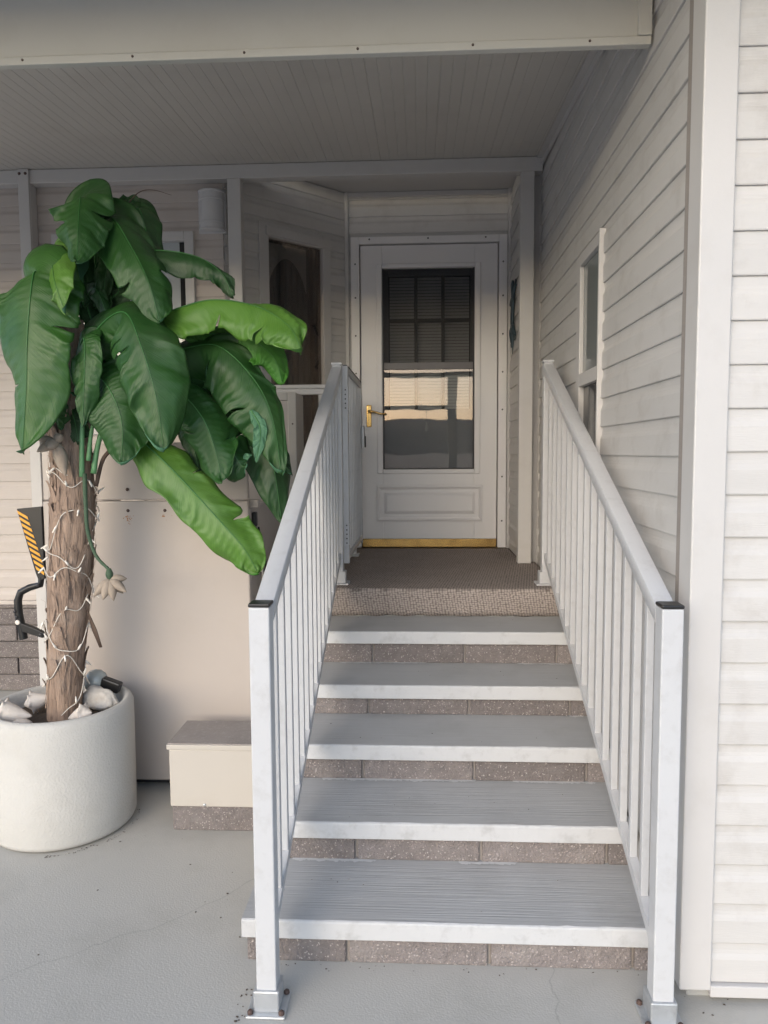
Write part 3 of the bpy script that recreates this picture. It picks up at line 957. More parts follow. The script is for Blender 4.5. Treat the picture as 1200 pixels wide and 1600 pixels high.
# ledger beam and posts
YB0 = 2.315
MB().box(-4.8, 0.585, YB0, YB0 + .075, 3.035, 3.113).build('ledger_beam', M_TRIM, roof, bevel=0.004)
def post(x0, x1, z0, z1, y0=YB0 - .004, y1=YB0 + .072):
    return MB().box(x0, x1, y0, y1, z0, z1).build('post', M_TRIM, roof, bevel=0.004)
p1 = post(-2.425, -2.360, 0.0, 3.112, YB0 - .018, YB0 - .002)
MB().box(-2.425, -2.360, YB0 - .001, YB0 + .070, 0.0, 3.034).build('post', M_TRIM, roof, bevel=0.004)
sc = MB()
for x in (-2.412, -2.376):
    sc.lathe([(0.009, 0), (0.007, 0.006), (0.001, 0.008)], 10, Matrix.Translation((x, YB0 - .0175, 3.085)) @ Matrix.Rotation(R(90), 4, 'X'))
sc.build('bolts', M_RUST, p1)
post(-1.205, -1.128, LAND - .8, 3.034)
post(0.462, 0.540, LAND + .002, 3.034)
# carport over the camera: its far edge, post and rail are what the door glass reflects
cp = thing('carport', 'open carport frame of dark posts and beams, mirrored in storm door glass', 'carport', (0, -4.3, 0))
rf = MB()
for (ya, za), (yb_, zb_) in (((-1.0, 2.905), (0.33, 2.975)),):
    rf.v += [(-4.9, ya, za), (4.2, ya, za), (4.2, yb_, zb_), (-4.9, yb_, zb_), (-4.9, ya, za + .06), (4.2, ya, za + .06), (4.2, yb_, zb_ + .06), (-4.9, yb_, zb_ + .06)]
    for q in ((3, 2, 1, 0), (4, 5, 6, 7), (0, 1, 5, 4), (1, 2, 6, 5), (2, 3, 7, 6), (3, 0, 4, 7)):
        rf.face(q)
rf.build('roof_overhang', M_CEIL, roof)
MB().box(-4.9, 4.2, -4.40, -4.352, 2.72, 2.80).build('edge_beam', M_WOOD_POST, cp, bevel=.004)
for x in (-4.2, 0.43, 3.9):
    MB().box(x - .07, x + .07, -4.34, -4.20, 0.0, 2.70).build('post', M_WOOD_POST, cp, bevel=.006)
MB().box(-4.13, 0.36, -4.30, -4.24, 2.18, 2.25).build('cross_rail', M_BEAMBLACK, cp, bevel=.006)
ln = thing('hanging_lantern', 'small glass lantern hanging in the carport, mirrored in the storm door', 'lantern', (0.0, -4.27, 1.72))
lm = MB()
lm.tube([(0, -4.27, 2.185), (0, -4.27, 2.02)], .004, 6)
lm.build('chain', M_BLACK, ln)
lm = MB()
for k in range(6):
    a = k * math.pi / 3
    lm.tube([(.075 * math.cos(a), -4.27 + .075 * math.sin(a), 1.98), (.04 * math.cos(a), -4.27 + .04 * math.sin(a), 1.72)], .005, 6)
lm.lathe([(.001, 2.03), (.03, 2.02), (.085, 1.98), (.08, 1.97), (.001, 1.972)], 6, Matrix.Translation((0, -4.27, 0)))
lm.lathe([(.001, 1.735), (.042, 1.73), (.03, 1.70), (.001, 1.67)], 6, Matrix.Translation((0, -4.27, 0)))
lm.build('cage', M_BLACK, ln)
lm = MB().lathe([(.001, 1.80), (.018, 1.82), (.026, 1.86), (.015, 1.90), (.012, 1.972), (.001, 1.973)], 12, Matrix.Translation((0, -4.27, 0)))
lm.build('bulb', M_BULB, ln, smooth=True)

# ================================================================== STAIRCASE
st = thing('staircase', 'five grey concrete steps with white painted edges up to the landing', 'stairs', (0, 0, 0))
NZ = 0.055
OV = 0.020
TOPS = [RISE, 2 * RISE, 3 * RISE, 4 * RISE - 0.010, 5 * RISE]
for i in range(5):
    zt = TOPS[i]
    y0 = i * TRD
    xl, xr = (-0.621, 0.572) if i == 0 else (-0.560, 0.572)
    # tread slab, subdivided front edge with small chips, top material 0, edge material 1
    t = MB()
    yb = y0 + TRD + OV + 0.03
    nx = 90
    rows_ = [(y0 + .0015, zt - NZ), (y0, zt - NZ + .002), (y0, zt - .006), (y0 + .002, zt - .002), (y0 + .006, zt), (yb, zt), (yb, zt - NZ)]
    for k in range(nx + 1):
        x = xl + (xr - xl) * k / nx
        ch = max(0, noise.noise(Vector((x * 18, i * 7.3, 1.1)))) * 0.006
        ch2 = noise.noise(Vector((x * 4, i * 3.3, 5.1))) * 0.0012
        for r_, (yy, z_) in enumerate(rows_):
            if r_ in (2, 3, 4):
                t.v.append((x, yy + ch * (0.9 if r_ == 4 else .4) + ch2, z_ - (ch * .5 if r_ in (2, 3) else 0)))
            elif r_ < 2:
                t.v.append((x, yy + ch2, z_))
            else:
                t.v.append((x, yy, z_))
    nr = len(rows_)
    for k in range(nx):
        for r_ in range(nr):
            r2 = (r_ + 1) % nr
            mi = 0 if r_ == 4 else 1
            t.face((k * nr + r_, (k + 1) * nr + r_, (k + 1) * nr + r2, k * nr + r2), mi)
    t.face([r_ for r_ in range(nr)], 1)
    t.face([nx * nr + r_ for r_ in range(nr)][::-1], 1)
    t.build('tread', [M_TREAD, M_NOSE], st)
    # ragged flakes of white paint left where the tread meets the next riser
    if 0 <= i < 4:
        fk = MB()
        for q in range(240):
            u0 = random.random()
            x = xl + .09 + u0 * (xr - xl - .15)
            if noise.noise(Vector((x * 3.1, i * 5.7, 0.4))) < -0.02:
                continue
            w = random.uniform(.008, .045); dd = random.uniform(.004, .017)
            yy = y0 + TRD + OV - .0005
            b = len(fk.v); zf = zt + .0009 + q * 8e-6
            fk.v += [(x, yy, zf), (x + w, yy, zf), (x + w * .8, yy - dd, zf), (x + w * .45, yy - dd * random.uniform(.4, 1.3), zf), (x + w * .1, yy - dd * .6, zf)]
            fk.face(range(b, b + 5))
        if fk.f:
            f_ = fk.build('paint_flakes', M_FLAKE, st)
            f_['kind'] = 'stuff'
# risers of rough block: mortar core and individual blocks
JX = [-0.72, -0.318, 0.088, 0.492, 0.90]
for i in range(6):
    yb = i * TRD + OV
    zb = 0.0 if i == 0 else TOPS[i - 1] + .0005
    zt = (TOPS[i] - NZ - .0005) if i < 5 else LAND - .012
    xl, xr = (-0.610, 0.565) if i == 0 else (-0.55, 0.565)
    if i < 5:
        rz = MB().box(xl + .002, xr - .002, yb + .012, yb + TRD + .02, max(0.0, zb - RISE * (0 if i == 0 else .55)), zt - .0005).build('riser', M_MORTAR, st)
        for a, b in zip(JX, JX[1:]):
            a2, b2 = max(a + .005, xl), min(b - .005, xr)
            if b2 - a2 > .01:
                MB().box(a2, b2, yb + random.uniform(-.002, .001), yb + .09, zb, zt).build('block', M_BLOCK, rz, bevel=0.004)
# solid body below the treads and the landing block
for i in range(1, 5):
    MB().box(-0.545, 0.565, i * TRD + OV + .02, 5 * TRD + .01, TOPS[i - 1] - RISE + .001 - (.03 if i == 1 else 0), TOPS[i - 1] - NZ - .002).build('core', M_MORTAR, st)
ld = MB().box(-0.60, 0.585, 5 * TRD + .012, YD + .10, 0.02, LAND - .010).build('landing', M_PAD, st, bevel=.004)

# carpet over the landing and down the last riser
cpt = MB()
path = []
yn = 5 * TRD - .002
z5 = TOPS[4]
for yy, zz in ((yn + .006, z5 + .004), (yn + .001, z5 + .03), (yn, z5 + .07), (yn + .001, LAND - .035)):
    path.append((yy, zz))
for k in range(1, 7):
    a = k / 6 * math.pi / 2
    path.append((yn + .001 + .022 * (1 - math.cos(a)), LAND - .022 + .022 * math.sin(a)))
for k in range(1, 24):
    path.append((yn + .023 + (YD - .015 - yn - .023) * k / 23, LAND))
nx = 70
for k in range(nx + 1):
    for r_, (yy, zz) in enumerate(path):
        f = k / nx
        fade = min(1, (yy - yn) / 0.4)
        xl = -0.563 + 0.006 * noise.noise(Vector((yy * 9, 1, 0)))
        xr = 0.572 - .075 * (1 if yy > YL + .06 else 0) + 0.006 * noise.noise(Vector((yy * 9, 4, 0)))
        x = xl + (xr - xl) * f
        jag = .006 * noise.noise(Vector((x * 14, 3, 0))) if r_ == 0 else 0
        wob = .0022 * noise.noise(Vector((x * 5, yy * 5, zz * 5)))
        cpt.v.append((x, yy - (wob if r_ < 5 else 0), zz + jag + (wob if r_ >= 8 else 0)))
nr = len(path)
for k in range(nx):
    for r_ in range(nr - 1):
        cpt.face((k * nr + r_, (k + 1) * nr + r_, (k + 1) * nr + r_ + 1, k * nr + r_ + 1))
carpet = cpt.build('carpet', M_CARPET, smooth=True)
so = carpet.modifiers.new('thickness', 'SOLIDIFY'); so.thickness = 0.007; so.offset = -1
tag(carpet, 'brown ribbed outdoor carpet covering the landing before the door', 'carpet')

# ================================================================== RAILINGS
def hinge_bolt(mb_, x, y, z, r=.008):
    mb_.lathe([(r, 0), (r, .006), (r * .6, .010), (.0008, .011)], 8, Matrix.Translation((x, y, z)))


PWH = 0.0265
def stair_railing(sx, label):
    xs = sx * 0.511
    t = thing('stair_railing', label, 'railing', (xs, 0.7, 0), 'white railings flanking the steps')
    YP, YT = -0.157, 1.648
    # front post, its black cap and its galvanised socket
    p = MB().box(xs - PWH, xs + PWH, YP - PWH, YP + PWH, 0.045, 1.080).build('post', M_RAIL, t, bevel=0.004, seg=3)
    c = MB()
    c.box(xs - PWH - .001, xs + PWH + .001, YP - PWH - .001, YP + PWH + .001, 1.081, 1.090)
    c.build('post_cap', M_BLACK, p, bevel=0.003)
    s = MB()
    s.box(xs - .034, xs + .034, YP - .034, YP + .034, 0.008, .066)
    s.box(xs - .052, xs + .052, YP - .050, YP + .050, 0.0, .009)
    so_ = s.build('base_socket', M_GALV, p, bevel=0.004, seg=2)
    for dx, dy in ((-.041, -.038), (.041, -.038), (-.041, .038), (.041, .038)):
        bt = MB()
        hinge_bolt(bt, xs + dx, YP + dy, .0085)
        bt.build('base_bolt', M_RUST, p)
    # upper post on the landing
    p2 = MB().box(xs - PWH * .85, xs + PWH * .85, YT - PWH, YT + PWH, LAND + .02, 1.893).build('post', M_RAIL, t, bevel=0.004, seg=3)
    MB().box(xs - PWH, xs + PWH, YT - PWH - .001, YT + PWH + .001, 1.8935, 1.905).build('post_cap', M_RAIL, p2, bevel=0.003)
    s = MB()
    s.box(xs - .034, xs + .034, YT - .034, YT + .034, LAND + .008, LAND + .066)
    s.box(xs - .050, xs + .050, YT - .050, YT + .050, LAND - .002, LAND + .009)
    s.build('base_socket', M_RAIL, p2, bevel=0.004)
    # rails
    ya, yb = YP + PWH + .0005, YT - PWH - .0005
    def rail_z(y, za, zb):
        return za + (zb - za) * (y - ya) / (yb - ya)
    TA, TB = 1.055, 1.862
    BA, BB = 0.170, 0.955
    def rail(name, w, h, za, zb, rnd):
        q = MB()
        if rnd:
            prof = [(w * .94, -h * .5), (w, -h * .42), (w, h * .34), (w * .90, h * .45), (w * .70, h * .5), (-w * .70, h * .5), (-w * .90, h * .45), (-w, h * .34), (-w, -h * .42), (-w * .94, -h * .5)]
        else:
            prof = [(w, -h * .5), (w, h * .5), (-w, h * .5), (-w, -h * .5)]
        n = len(prof)
        for yy, zz in ((ya, za), (yb, zb)):
            for px, pz in prof:
                q.v.append((xs + px, yy, zz + pz))
        q.face(range(n)); q.face(range(2 * n - 1, n - 1, -1))
        for i in range(n):
            j = (i + 1) % n
            q.face((i, j, n + j, n + i))
        o = q.build(name, M_RAIL, t)
        if rnd:
            smooth_by_angle(o, 35)
        return o
    rail('top_rail', 0.0265, 0.046, TA, TB, True)
    rail('bottom_rail', 0.0125, 0.032, BA, BB, False)
    y = 1.545
    while y > ya + .03:
        zb, zt = rail_z(y, BA, BB), rail_z(y, TA, TB)
        hw = .0105
        sl_b = (BB - BA) / (yb - ya); sl_t = (TB - TA) / (yb - ya)
        q = MB()
        for (dy, z0_, z1_) in ((-hw, zb + .0163 - hw * sl_b, zt - .0235 - hw * sl_t), (hw, zb + .0163 + hw * sl_b, zt - .0235 + hw * sl_t)):
            for dx in (-hw, hw):
                q.v.append((xs + dx, y + dy, z0_)); q.v.append((xs + dx, y + dy, z1_))
        for f in ((0, 2, 3, 1), (2, 6, 7, 3), (6, 4, 5, 7), (4, 0, 1, 5), (1, 3, 7, 5), (0, 4, 6, 2)):
            q.face(f)
        q.build('baluster', M_RAIL, t, bevel=0.0015, seg=1)
        y -= 0.1105
    return t


stair_railing(-1, 'white metal stair railing beside the low box, left of the steps')
stair_railing(1, 'white metal stair railing next to the siding wall, right of the steps')

# gate closing the landing's left side
gt = thing('landing_gate', 'white slatted metal gate with strap hinges beside the storm door', 'gate', (-0.48, 2.1, LAND))
GXc, GY0, GY1, GZ0_, GZ1_ = -0.482, 1.715, 2.60, 0.925, 1.898
fst = MB().box(GXc - .016, GXc + .016, GY0, GY0 + .034, GZ0_ - .02, GZ1_).build('stile', M_RAIL, gt, bevel=0.003)
MB().box(GXc - .016, GXc + .016, GY1 - .034, GY1, GZ0_ - .02, GZ1_).build('stile', M_RAIL, gt, bevel=0.003)
MB().box(GXc - .012, GXc + .012, GY0 + .002, GY0 + .032, GZ1_ + .0005, GZ1_ + .006).build('stile_cap', M_BLACK, fst)
tr = MB().box(GXc - .016, GXc + .016, GY0 + .0345, GY1 - .0345, GZ1_ - .034, GZ1_ - .004).build('top_rail', M_RAIL, gt, bevel=0.003)
MB().box(GXc - .0165, GXc + .0165, GY0 + .036, GY1 - .036, GZ1_ - .0035, GZ1_ + .003).build('rail_insert', M_BLACK, tr)
MB().box(GXc - .016, GXc + .016, GY0 + .0345, GY1 - .0345, GZ0_, GZ0_ + .032).build('bottom_rail', M_RAIL, gt, bevel=0.003)
y = GY0 + .11
first_b = None
while y < GY1 - .06:
    if first_b is None:
        first_b = MB().box(GXc - .0095, GXc + .0095, y - .0095, y + .0095, GZ0_ + .0325, GZ1_ - .0345).build('baluster', M_RAIL, gt, bevel=0.0015, seg=1)
        yfirst = y
    else:
        copy_part(first_b, gt, (0, y - yfirst, 0)).matrix_parent_inverse = first_b.matrix_parent_inverse
    y += .095
for zz in (1.735, 1.055):
    h_ = MB()
    h_.box(GXc - .015, GXc + .018, GY0 - .004, GY0 - .0005, zz - .055, zz + .055)
    h_.box(GXc - .050, GXc - .015, GY0 - .008, GY0 - .002, zz - .035, zz + .035)
    ho = h_.build('hinge', M_RAIL, gt, bevel=0.001)
    hb = MB()
    for dz in (-.045, -.022, .0, .022, .045):
        hb.lathe([(.0042, 0), (.0036, .0015), (.0006, .002)], 8, Matrix.Translation((GXc + .004, GY0 - .0038, zz + dz)) @ Matrix.Rotation(R(90), 4, 'X'))
    hb.build('hinge_screws', M_DARKMETAL, ho)
la = MB()
la.box(GXc + .0165, GXc + .034, GY1 - .06, GY1 + .02, 1.50, 1.63)
lo = la.build('latch', M_GALV, gt, bevel=.004)
MB().box(GXc + .0345, GXc + .042, GY1 - .035, GY1 - .012, 1.50, 1.57).build('latch_lever', M_BLACK, lo, bevel=.003)
gp = thing('gate_post', 'short white gate post on the carpet behind the landing gate', 'post', (-0.535, 2.66, LAND))
MB().box(-.558, -.512, 2.64, 2.686, LAND + .0, 1.86).build('post', M_RAIL, gp, bevel=.003)
MB().box(-.575, -.495, 2.615, 2.70, LAND - .001, LAND + .012).build('base_plate', M_RAIL, gp, bevel=.003)
# short railing behind the lift, under the bay window
rr = thing('porch_railing', 'short white railing under the dark bay window, behind the lift', 'railing', (-0.85, 2.18, 0))
MB().box(-1.12, -0.62, 2.16, 2.205, 1.828, 1.850).build('top_rail', M_TRIM, rr, bevel=.004)
MB().box(-1.12, -0.62, 2.167, 2.198, 1.795, 1.8275).build('rail_board', M_TRIM, rr, bevel=.003)
for x in (-1.10, -0.955, -0.81, -0.665):
    MB().box(x - .012, x + .012, 2.171, 2.195, LAND - .8, 1.7945).build('baluster', M_TRIM, rr, bevel=.002)

# ================================================================== PLATFORM LIFT
lf = thing('platform_lift', 'tall beige metal platform lift enclosure standing behind the potted palm', 'lift', (-1.28, 1.3, 0))
LY = 1.09
LX0, LX1 = -1.725, -0.832
fp = MB().box(LX0, LX1, LY, LY + .03, 0.038, 1.268).build('front_panel', M_BEIGE, lf, bevel=0.008, seg=3)
up = MB().box(LX0 + .004, LX1 - .002, LY + .002, LY + .03, 1.2725, 1.515).build('upper_panel', M_BEIGE, lf, bevel=0.005, seg=3)
def bolts(parent, pts, material=M_RUST):
    q = MB()
    for x, zz in pts:
        q.lathe([(.0075, 0), (.006, .004), (.0008, .006)], 8, Matrix.Translation((x, LY + .0005, zz)) @ Matrix.Rotation(R(90), 4, 'X'))
    return q.build('bolts', material, parent)
bolts(fp, [(-1.352, 1.227), (-1.192, 1.227)])
bolts(up, [(-1.352, 1.317), (-1.192, 1.317)])
rs = MB()
for q in range(46):
    bx0, bz0 = random.choice(((-1.352, 1.205), (-1.352, 1.195), (-1.192, 1.21)))
    x = bx0 + random.gauss(0, .010); zz = bz0 - abs(random.gauss(0, .013)); r_ = random.uniform(.0010, .0030)
    b = len(rs.v)
    for k in range(6):
        a = k * math.pi / 3
        rs.v.append((x + r_ * math.cos(a) * random.uniform(.6, 1.2), LY - .0004 - q * 1e-5, zz + r_ * math.sin(a) * random.uniform(.6, 1.2)))
    rs.face(range(b, b + 6))
rso = rs.build('rust_specks', mat('orange_rust', (0.36, 0.17, 0.07), 0.9, .3, 60), fp)
rso['kind'] = 'stuff'
MB().box(LX0 + .03, LX1 - .03, LY + .06, LY + .5, 0.0, 0.036).build('base_frame', M_DARKMETAL, lf, bevel=.003)
MB().box(LX1 - .028, LX1 - .0, LY + .031, 1.86, 0.04, 1.235).build('side_panel', M_BEIGE, lf, bevel=0.006)
MB().box(LX0, LX0 + .028, LY + .031, 1.86, 0.04, 1.235).build('side_panel', M_BEIGE, lf, bevel=0.006)
# hinge ear, knob and cable on the side
MB().box(LX1 - .026, LX1 + .034, LY + .034, LY + .075, 1.236, 1.27).build('hinge_ear', M_BEIGE, lf, bevel=.003)
kb = MB().box(LX1 + .0005, LX1 + .020, LY + .05, LY + .085, 1.15, 1.215).build('black_knob', M_BLACK, lf, bevel=.006)
cb_ = MB().tube([(LX1 + .010, LY + .06, 1.15), (LX1 + .012, LY + .07, 1.08), (LX1 + .022, LY + .09, 1.02), (LX1 + .03, LY + .12, .93), (LX1 + .012, LY + .15, .84)], .0045, 8)
cb_.build('cable', M_CORD, lf, smooth=True)
cb_ = MB().tube([(LX1 + .006, LY + .16, 1.14), (LX1 + .016, LY + .17, 1.05), (LX1 + .03, LY + .19, .98), (LX1 + .014, LY + .2, .88)], .004, 8)
cb_.build('cable', M_BLACK, lf, smooth=True)
# mast cabinet behind with an inset framed panel
TX0, TX1, TY, TZ = -1.62, -0.755, 1.88, 1.785
tw = MB().box(TX0, TX1, TY + .022, TY + .24, 0.0, TZ).build('mast_cabinet', M_CREAM, lf, bevel=.004)
tf = MB()
tf.box(TX0, TX0 + .045, TY, TY + .021, .05, TZ)
tf.box(TX1 - .045, TX1, TY, TY + .021, .05, TZ)
tf.box(TX0 + .045, TX1 - .045, TY, TY + .021, TZ - .042, TZ)
tf.build('panel_frame', M_CREAM, tw, bevel=.004)
MB().box(TX0 + .046, TX1 - .046, TY + .010, TY + .0215, .05, TZ - .043).build('inset_panel', M_BEIGE, tw)
q = MB()
for zz in (1.62, 1.2, .8):
    q.lathe([(.005, 0), (.004, .003), (.0006, .004)], 8, Matrix.Translation((TX1 - .02, TY + .0005, zz)) @ Matrix.Rotation(R(90), 4, 'X'))
q.build('bolts', M_RUST, tw)
MB().box(LX0 + .03, LX1 - .03, LY + .035, 1.87, .05, .085).build('platform', M_GALV, lf)

# striped safety flap on the left side of the lift
AX = (Vector((0, LY - .006, 0)), Vector((1, 0, 0)), Vector((0, 0, 1)), Vector((0, -1, 0)))
flap_poly = [(-1.837, 1.236), (-1.727, 1.246), (-1.727, 0.935), (-1.752, 0.920), (-1.765, 0.955)]
flp = MB().prism(flap_poly, -.028, 0.0, AX).build('safety_flap', M_BLACK, lf, bevel=.002)
flp['label'] = 'black flap with yellow diagonal hazard stripes'
# stripes: parallelograms along the slanted left border
e0 = Vector((-1.834, 1.229)); e1 = Vector((-1.757, 0.962))
wtop = Vector((.046, .010))
nst = 10
for k in range(nst):
    t0 = k / nst; t1 = t0 + .052
    p0 = e0.lerp(e1, t0); p1 = e0.lerp(e1, t1)
    dr = Vector((.044, -.026))
    poly = [p0, p0 + dr, p1 + dr, p1]
    poly = [(min(a_.x, -1.7275), a_.y) for a_ in poly]
    MB().prism(poly, 0.0003, 0.0016, AX).build('hazard_stripe', M_YELLOW, flp)
arm = MB()
arm.tube([(-1.745, LY + .006, .945), (-1.752, LY + .006, .905), (-1.80, LY + .006, .893), (-1.842, LY + .006, .872), (-1.856, LY + .006, .835), (-1.855, LY + .006, .775), (-1.845, LY + .006, .715), (-1.838, LY + .006, .665)],
         [.014, .014, .015, .016, .017, .018, .018, .018], 8)
ao = arm.build('bracket_arm', M_BLACK, lf, bevel=0)
smooth_by_angle(ao, 50)
MB().prism([(-1.848, .742), (-1.835, .700), (-1.745, .672), (-1.738, .692), (-1.760, .706)], -.022, .004, AX).build('bracket_link', M_BLACK, lf, bevel=.003)
q = MB()
for x, zz in ((-1.862, .790), (-1.856, .765), (-1.752, .688), (-1.756, .905)):
    q.lathe([(.008, 0), (.006, .004), (.0008, .006)], 10, Matrix.Translation((x, LY - .012, zz)) @ Matrix.Rotation(R(90), 4, 'X'))
q.build('bracket_bolts', M_DARKMETAL, ao)
q = MB().lathe([(.011, 0), (.009, .004), (.0008, .006)], 12, Matrix.Translation((-1.852, LY - .012, .742)) @ Matrix.Rotation(R(90), 4, 'X'))
q.build('bracket_bolt', M_BULB, ao)

# low box by the steps
bx = thing('low_box', 'low cream box with grey tiled lid on a block base beside steps', 'box', (-0.83, 0.86, 0))
MB().box(-1.075, -0.57, .742, .972, 0.0, .0985).build('block_base', M_BLOCK, bx, bevel=.005)
MB().box(-1.080, -0.565, .735, .978, .099, .327).build('body', M_CREAM, bx, bevel=.004)
ldx = MB().box(-1.088, -0.56, .729, .980, .3275, .3475).build('lid', M_CREAM, bx, bevel=.003)
MB().box(-1.084, -0.562, .734, .978, .348, .352).build('lid_top', M_GREY_TILE, ldx)
q = MB().lathe([(.006, 0), (.005, .004), (.0008, .006)], 10, Matrix.Translation((-.945, .7345, .108)) @ Matrix.Rotation(R(90), 4, 'X'))
q.build('screw', M_GALV, bx)

# ================================================================== PLANTER AND PALM
PC = Vector((-1.535, 0.808, 0))
PR = 0.272
prof = [(0.01, 0.004), (PR - .022, 0.004), (PR - .008, .010), (PR, .026), (PR + .001, .20), (PR + .002, .40), (PR + .001, .468), (PR - .006, .484), (PR - .018, .492), (PR - .030, .490), (PR - .037, .482), (PR - .040, .44), (PR - .042, .38), (0.01, .38)]
planter = MB().lathe(prof, 72, Matrix.Translation((0, 0, 0))).build('planter', M_POT, smooth=True, loc=PC)
tag(planter, 'round white stucco planter pot on the concrete floor', 'planter')
sm = MB()
ns = 40
SOILZ = .425
for i in range(9):
    r_ = (PR - .041) * i / 8
    for k in range(ns):
        a = 2 * math.pi * k / ns
        x, y = r_ * math.cos(a), r_ * math.sin(a)
        sm.v.append((x, y, SOILZ + .012 * noise.noise(Vector((x * 20, y * 20, 0)))))
for i in range(8):
    for k in range(ns):
        sm.face((i * ns + k, i * ns + (k + 1) % ns, (i + 1) * ns + (k + 1) % ns, (i + 1) * ns + k))
so_ = sm.build('soil', M_SOIL, planter, smooth=True)
so_['kind'] = 'stuff'

tree = thing('banana_palm', 'artificial banana palm with big drooping green leaves in the white planter', 'palm', (PC.x, PC.y, SOILZ))
TY_ = 0.80
tpts = [at(100, 1135, TY_), at(103, 1040, TY_), at(107, 950, TY_), at(112, 860, TY_), at(114, 770, TY_ - .005), at(110, 680, TY_), at(108, 600, TY_), at(108, 500, TY_)]
trad = [.064, .066, .075, .080, .080, .074, .066, .050]
trad = [q * .98 for q in trad]
def spline(pts, n):
    pts = [Vector(p) for p in pts]
    P = [pts[0] * 2 - pts[1]] + pts + [pts[-1] * 2 - pts[-2]]
    out = []
    m_ = len(pts) - 1
    for i in range(n + 1):
        s = i / n * m_
        k = min(int(s), m_ - 1)
        t = s - k
        a, b, c, d = P[k], P[k + 1], P[k + 2], P[k + 3]
        out.append(0.5 * ((2 * b) + (c - a) * t + (2 * a - 5 * b + 4 * c - d) * t * t + (3 * b - a - 3 * c + d) * t ** 3))
    return out
def lin(vals, t):
    s = t * (len(vals) - 1)
    k = min(int(s), len(vals) - 2)
    return vals[k] + (vals[k + 1] - vals[k]) * (s - k)
NT, NA = 150, 72
axis = spline(tpts, NT)
tk = MB()
for i, c in enumerate(axis):
    t = i / NT
    r0 = lin(trad, t)
    zz = c.z
    # sheath steps: the trunk is made of overlapping fibre wraps
    for k in range(NA):
        a = 2 * math.pi * k / NA
        n1 = noise.noise(Vector((math.cos(a) * 3.2, math.sin(a) * 3.2, zz * 1.6)))
        n2 = noise.noise(Vector((math.cos(a) * 9, math.sin(a) * 9, zz * 2.5 + 4)))
        n3 = noise.noise(Vector((math.cos(a) * 18, math.sin(a) * 18, zz * 4 + 9)))
        st_ = ((zz * 3.1 + 0.25 * math.sin(a + zz * 2)) % 1.0)
        r_ = r0 * (1 + .10 * n1 + .055 * n2 + .035 * n3 + .09 * (st_ - .5))
        tk.v.append((c.x + r_ * math.cos(a), c.y + r_ * math.sin(a), c.z))
for i in range(NT):
    for k in range(NA):
        k2 = (k + 1) % NA
        tk.face((i * NA + k, i * NA + k2, (i + 1) * NA + k2, (i + 1) * NA + k))
trunk = tk.build('trunk', M_BARK, tree, smooth=True)
# loose bark fibres
fbm = MB()
for q in range(420):
    t = random.uniform(.03, .80)
    a = random.uniform(0, 2 * math.pi)
    ln_ = random.uniform(.03, .16)
    w = random.uniform(.0012, .0055)
    nseg = 5
    lift = random.uniform(-.002, .006)
    curl = random.uniform(0, .03) if random.random() < .14 else random.uniform(0, .004)
    b = len(fbm.v)
    for s in range(nseg + 1):
        f = s / nseg
        tt = min(1, t + f * ln_ / 1.6)
        i = min(NT, int(tt * NT))
        c = axis[i].lerp(axis[min(NT, i + 1)], tt * NT - i)
        r_ = lin(trad, tt) * (1.02 + .10 * noise.noise(Vector((math.cos(a) * 3.2, math.sin(a) * 3.2, c.z * 1.6)))) + .002 + lift + curl * (f - .5) ** 2 * 4 * (1 if f > .5 else .2)
        aa = a + .10 * math.sin(f * 3 + q)
        for sgn in (-1, 1):
            a3 = aa + sgn * w * (1 - .6 * abs(f - .5)) / r_
            fbm.v.append((c.x + r_ * math.cos(a3), c.y + r_ * math.sin(a3), c.z))
    for s in range(nseg):
        fbm.face((b + 2 * s, b + 2 * s + 1, b + 2 * s + 3, b + 2 * s + 2))
for q in range(70):                       # lifted plates of sheath
    t = random.uniform(.04, .74)
    a = random.uniform(0, 2 * math.pi)
    ln_ = random.uniform(.05, .17)
    w = random.uniform(.012, .034)
    b = len(fbm.v)
    ns2, na2 = 8, 5
    tip = random.uniform(.004, .016)
    for s in range(ns2 + 1):
        f = s / ns2
        tt = min(.98, t + f * ln_ / 1.6)
        i = min(NT - 1, int(tt * NT))
        c = axis[i].lerp(axis[i + 1], tt * NT - i)
        for k in range(na2 + 1):
            g_ = k / na2 * 2 - 1
            wl_ = w * (1 - .55 * f ** 2 + .25 * noise.noise(Vector((f * 6, q, g_))))
            r_ = lin(trad, tt) * (1.035 + .11 * noise.noise(Vector((math.cos(a) * 3.2, math.sin(a) * 3.2, c.z * 1.6)))) + .002 + tip * f ** 3 - .004 * (1 - f) * abs(g_)
            a3 = a + g_ * wl_ / r_ + .12 * f * math.sin(q)
            fbm.v.append((c.x + r_ * math.cos(a3), c.y + r_ * math.sin(a3), c.z + .006 * noise.noise(Vector((g_ * 3, q, 1))) * f))
    for s in range(ns2):
        for k in range(na2):
            fbm.face((b + s * (na2 + 1) + k, b + s * (na2 + 1) + k + 1, b + (s + 1) * (na2 + 1) + k + 1, b + (s + 1) * (na2 + 1) + k))
fo = fbm.build('bark_fibres', M_BARK, trunk, smooth=True)
fo['kind'] = 'stuff'
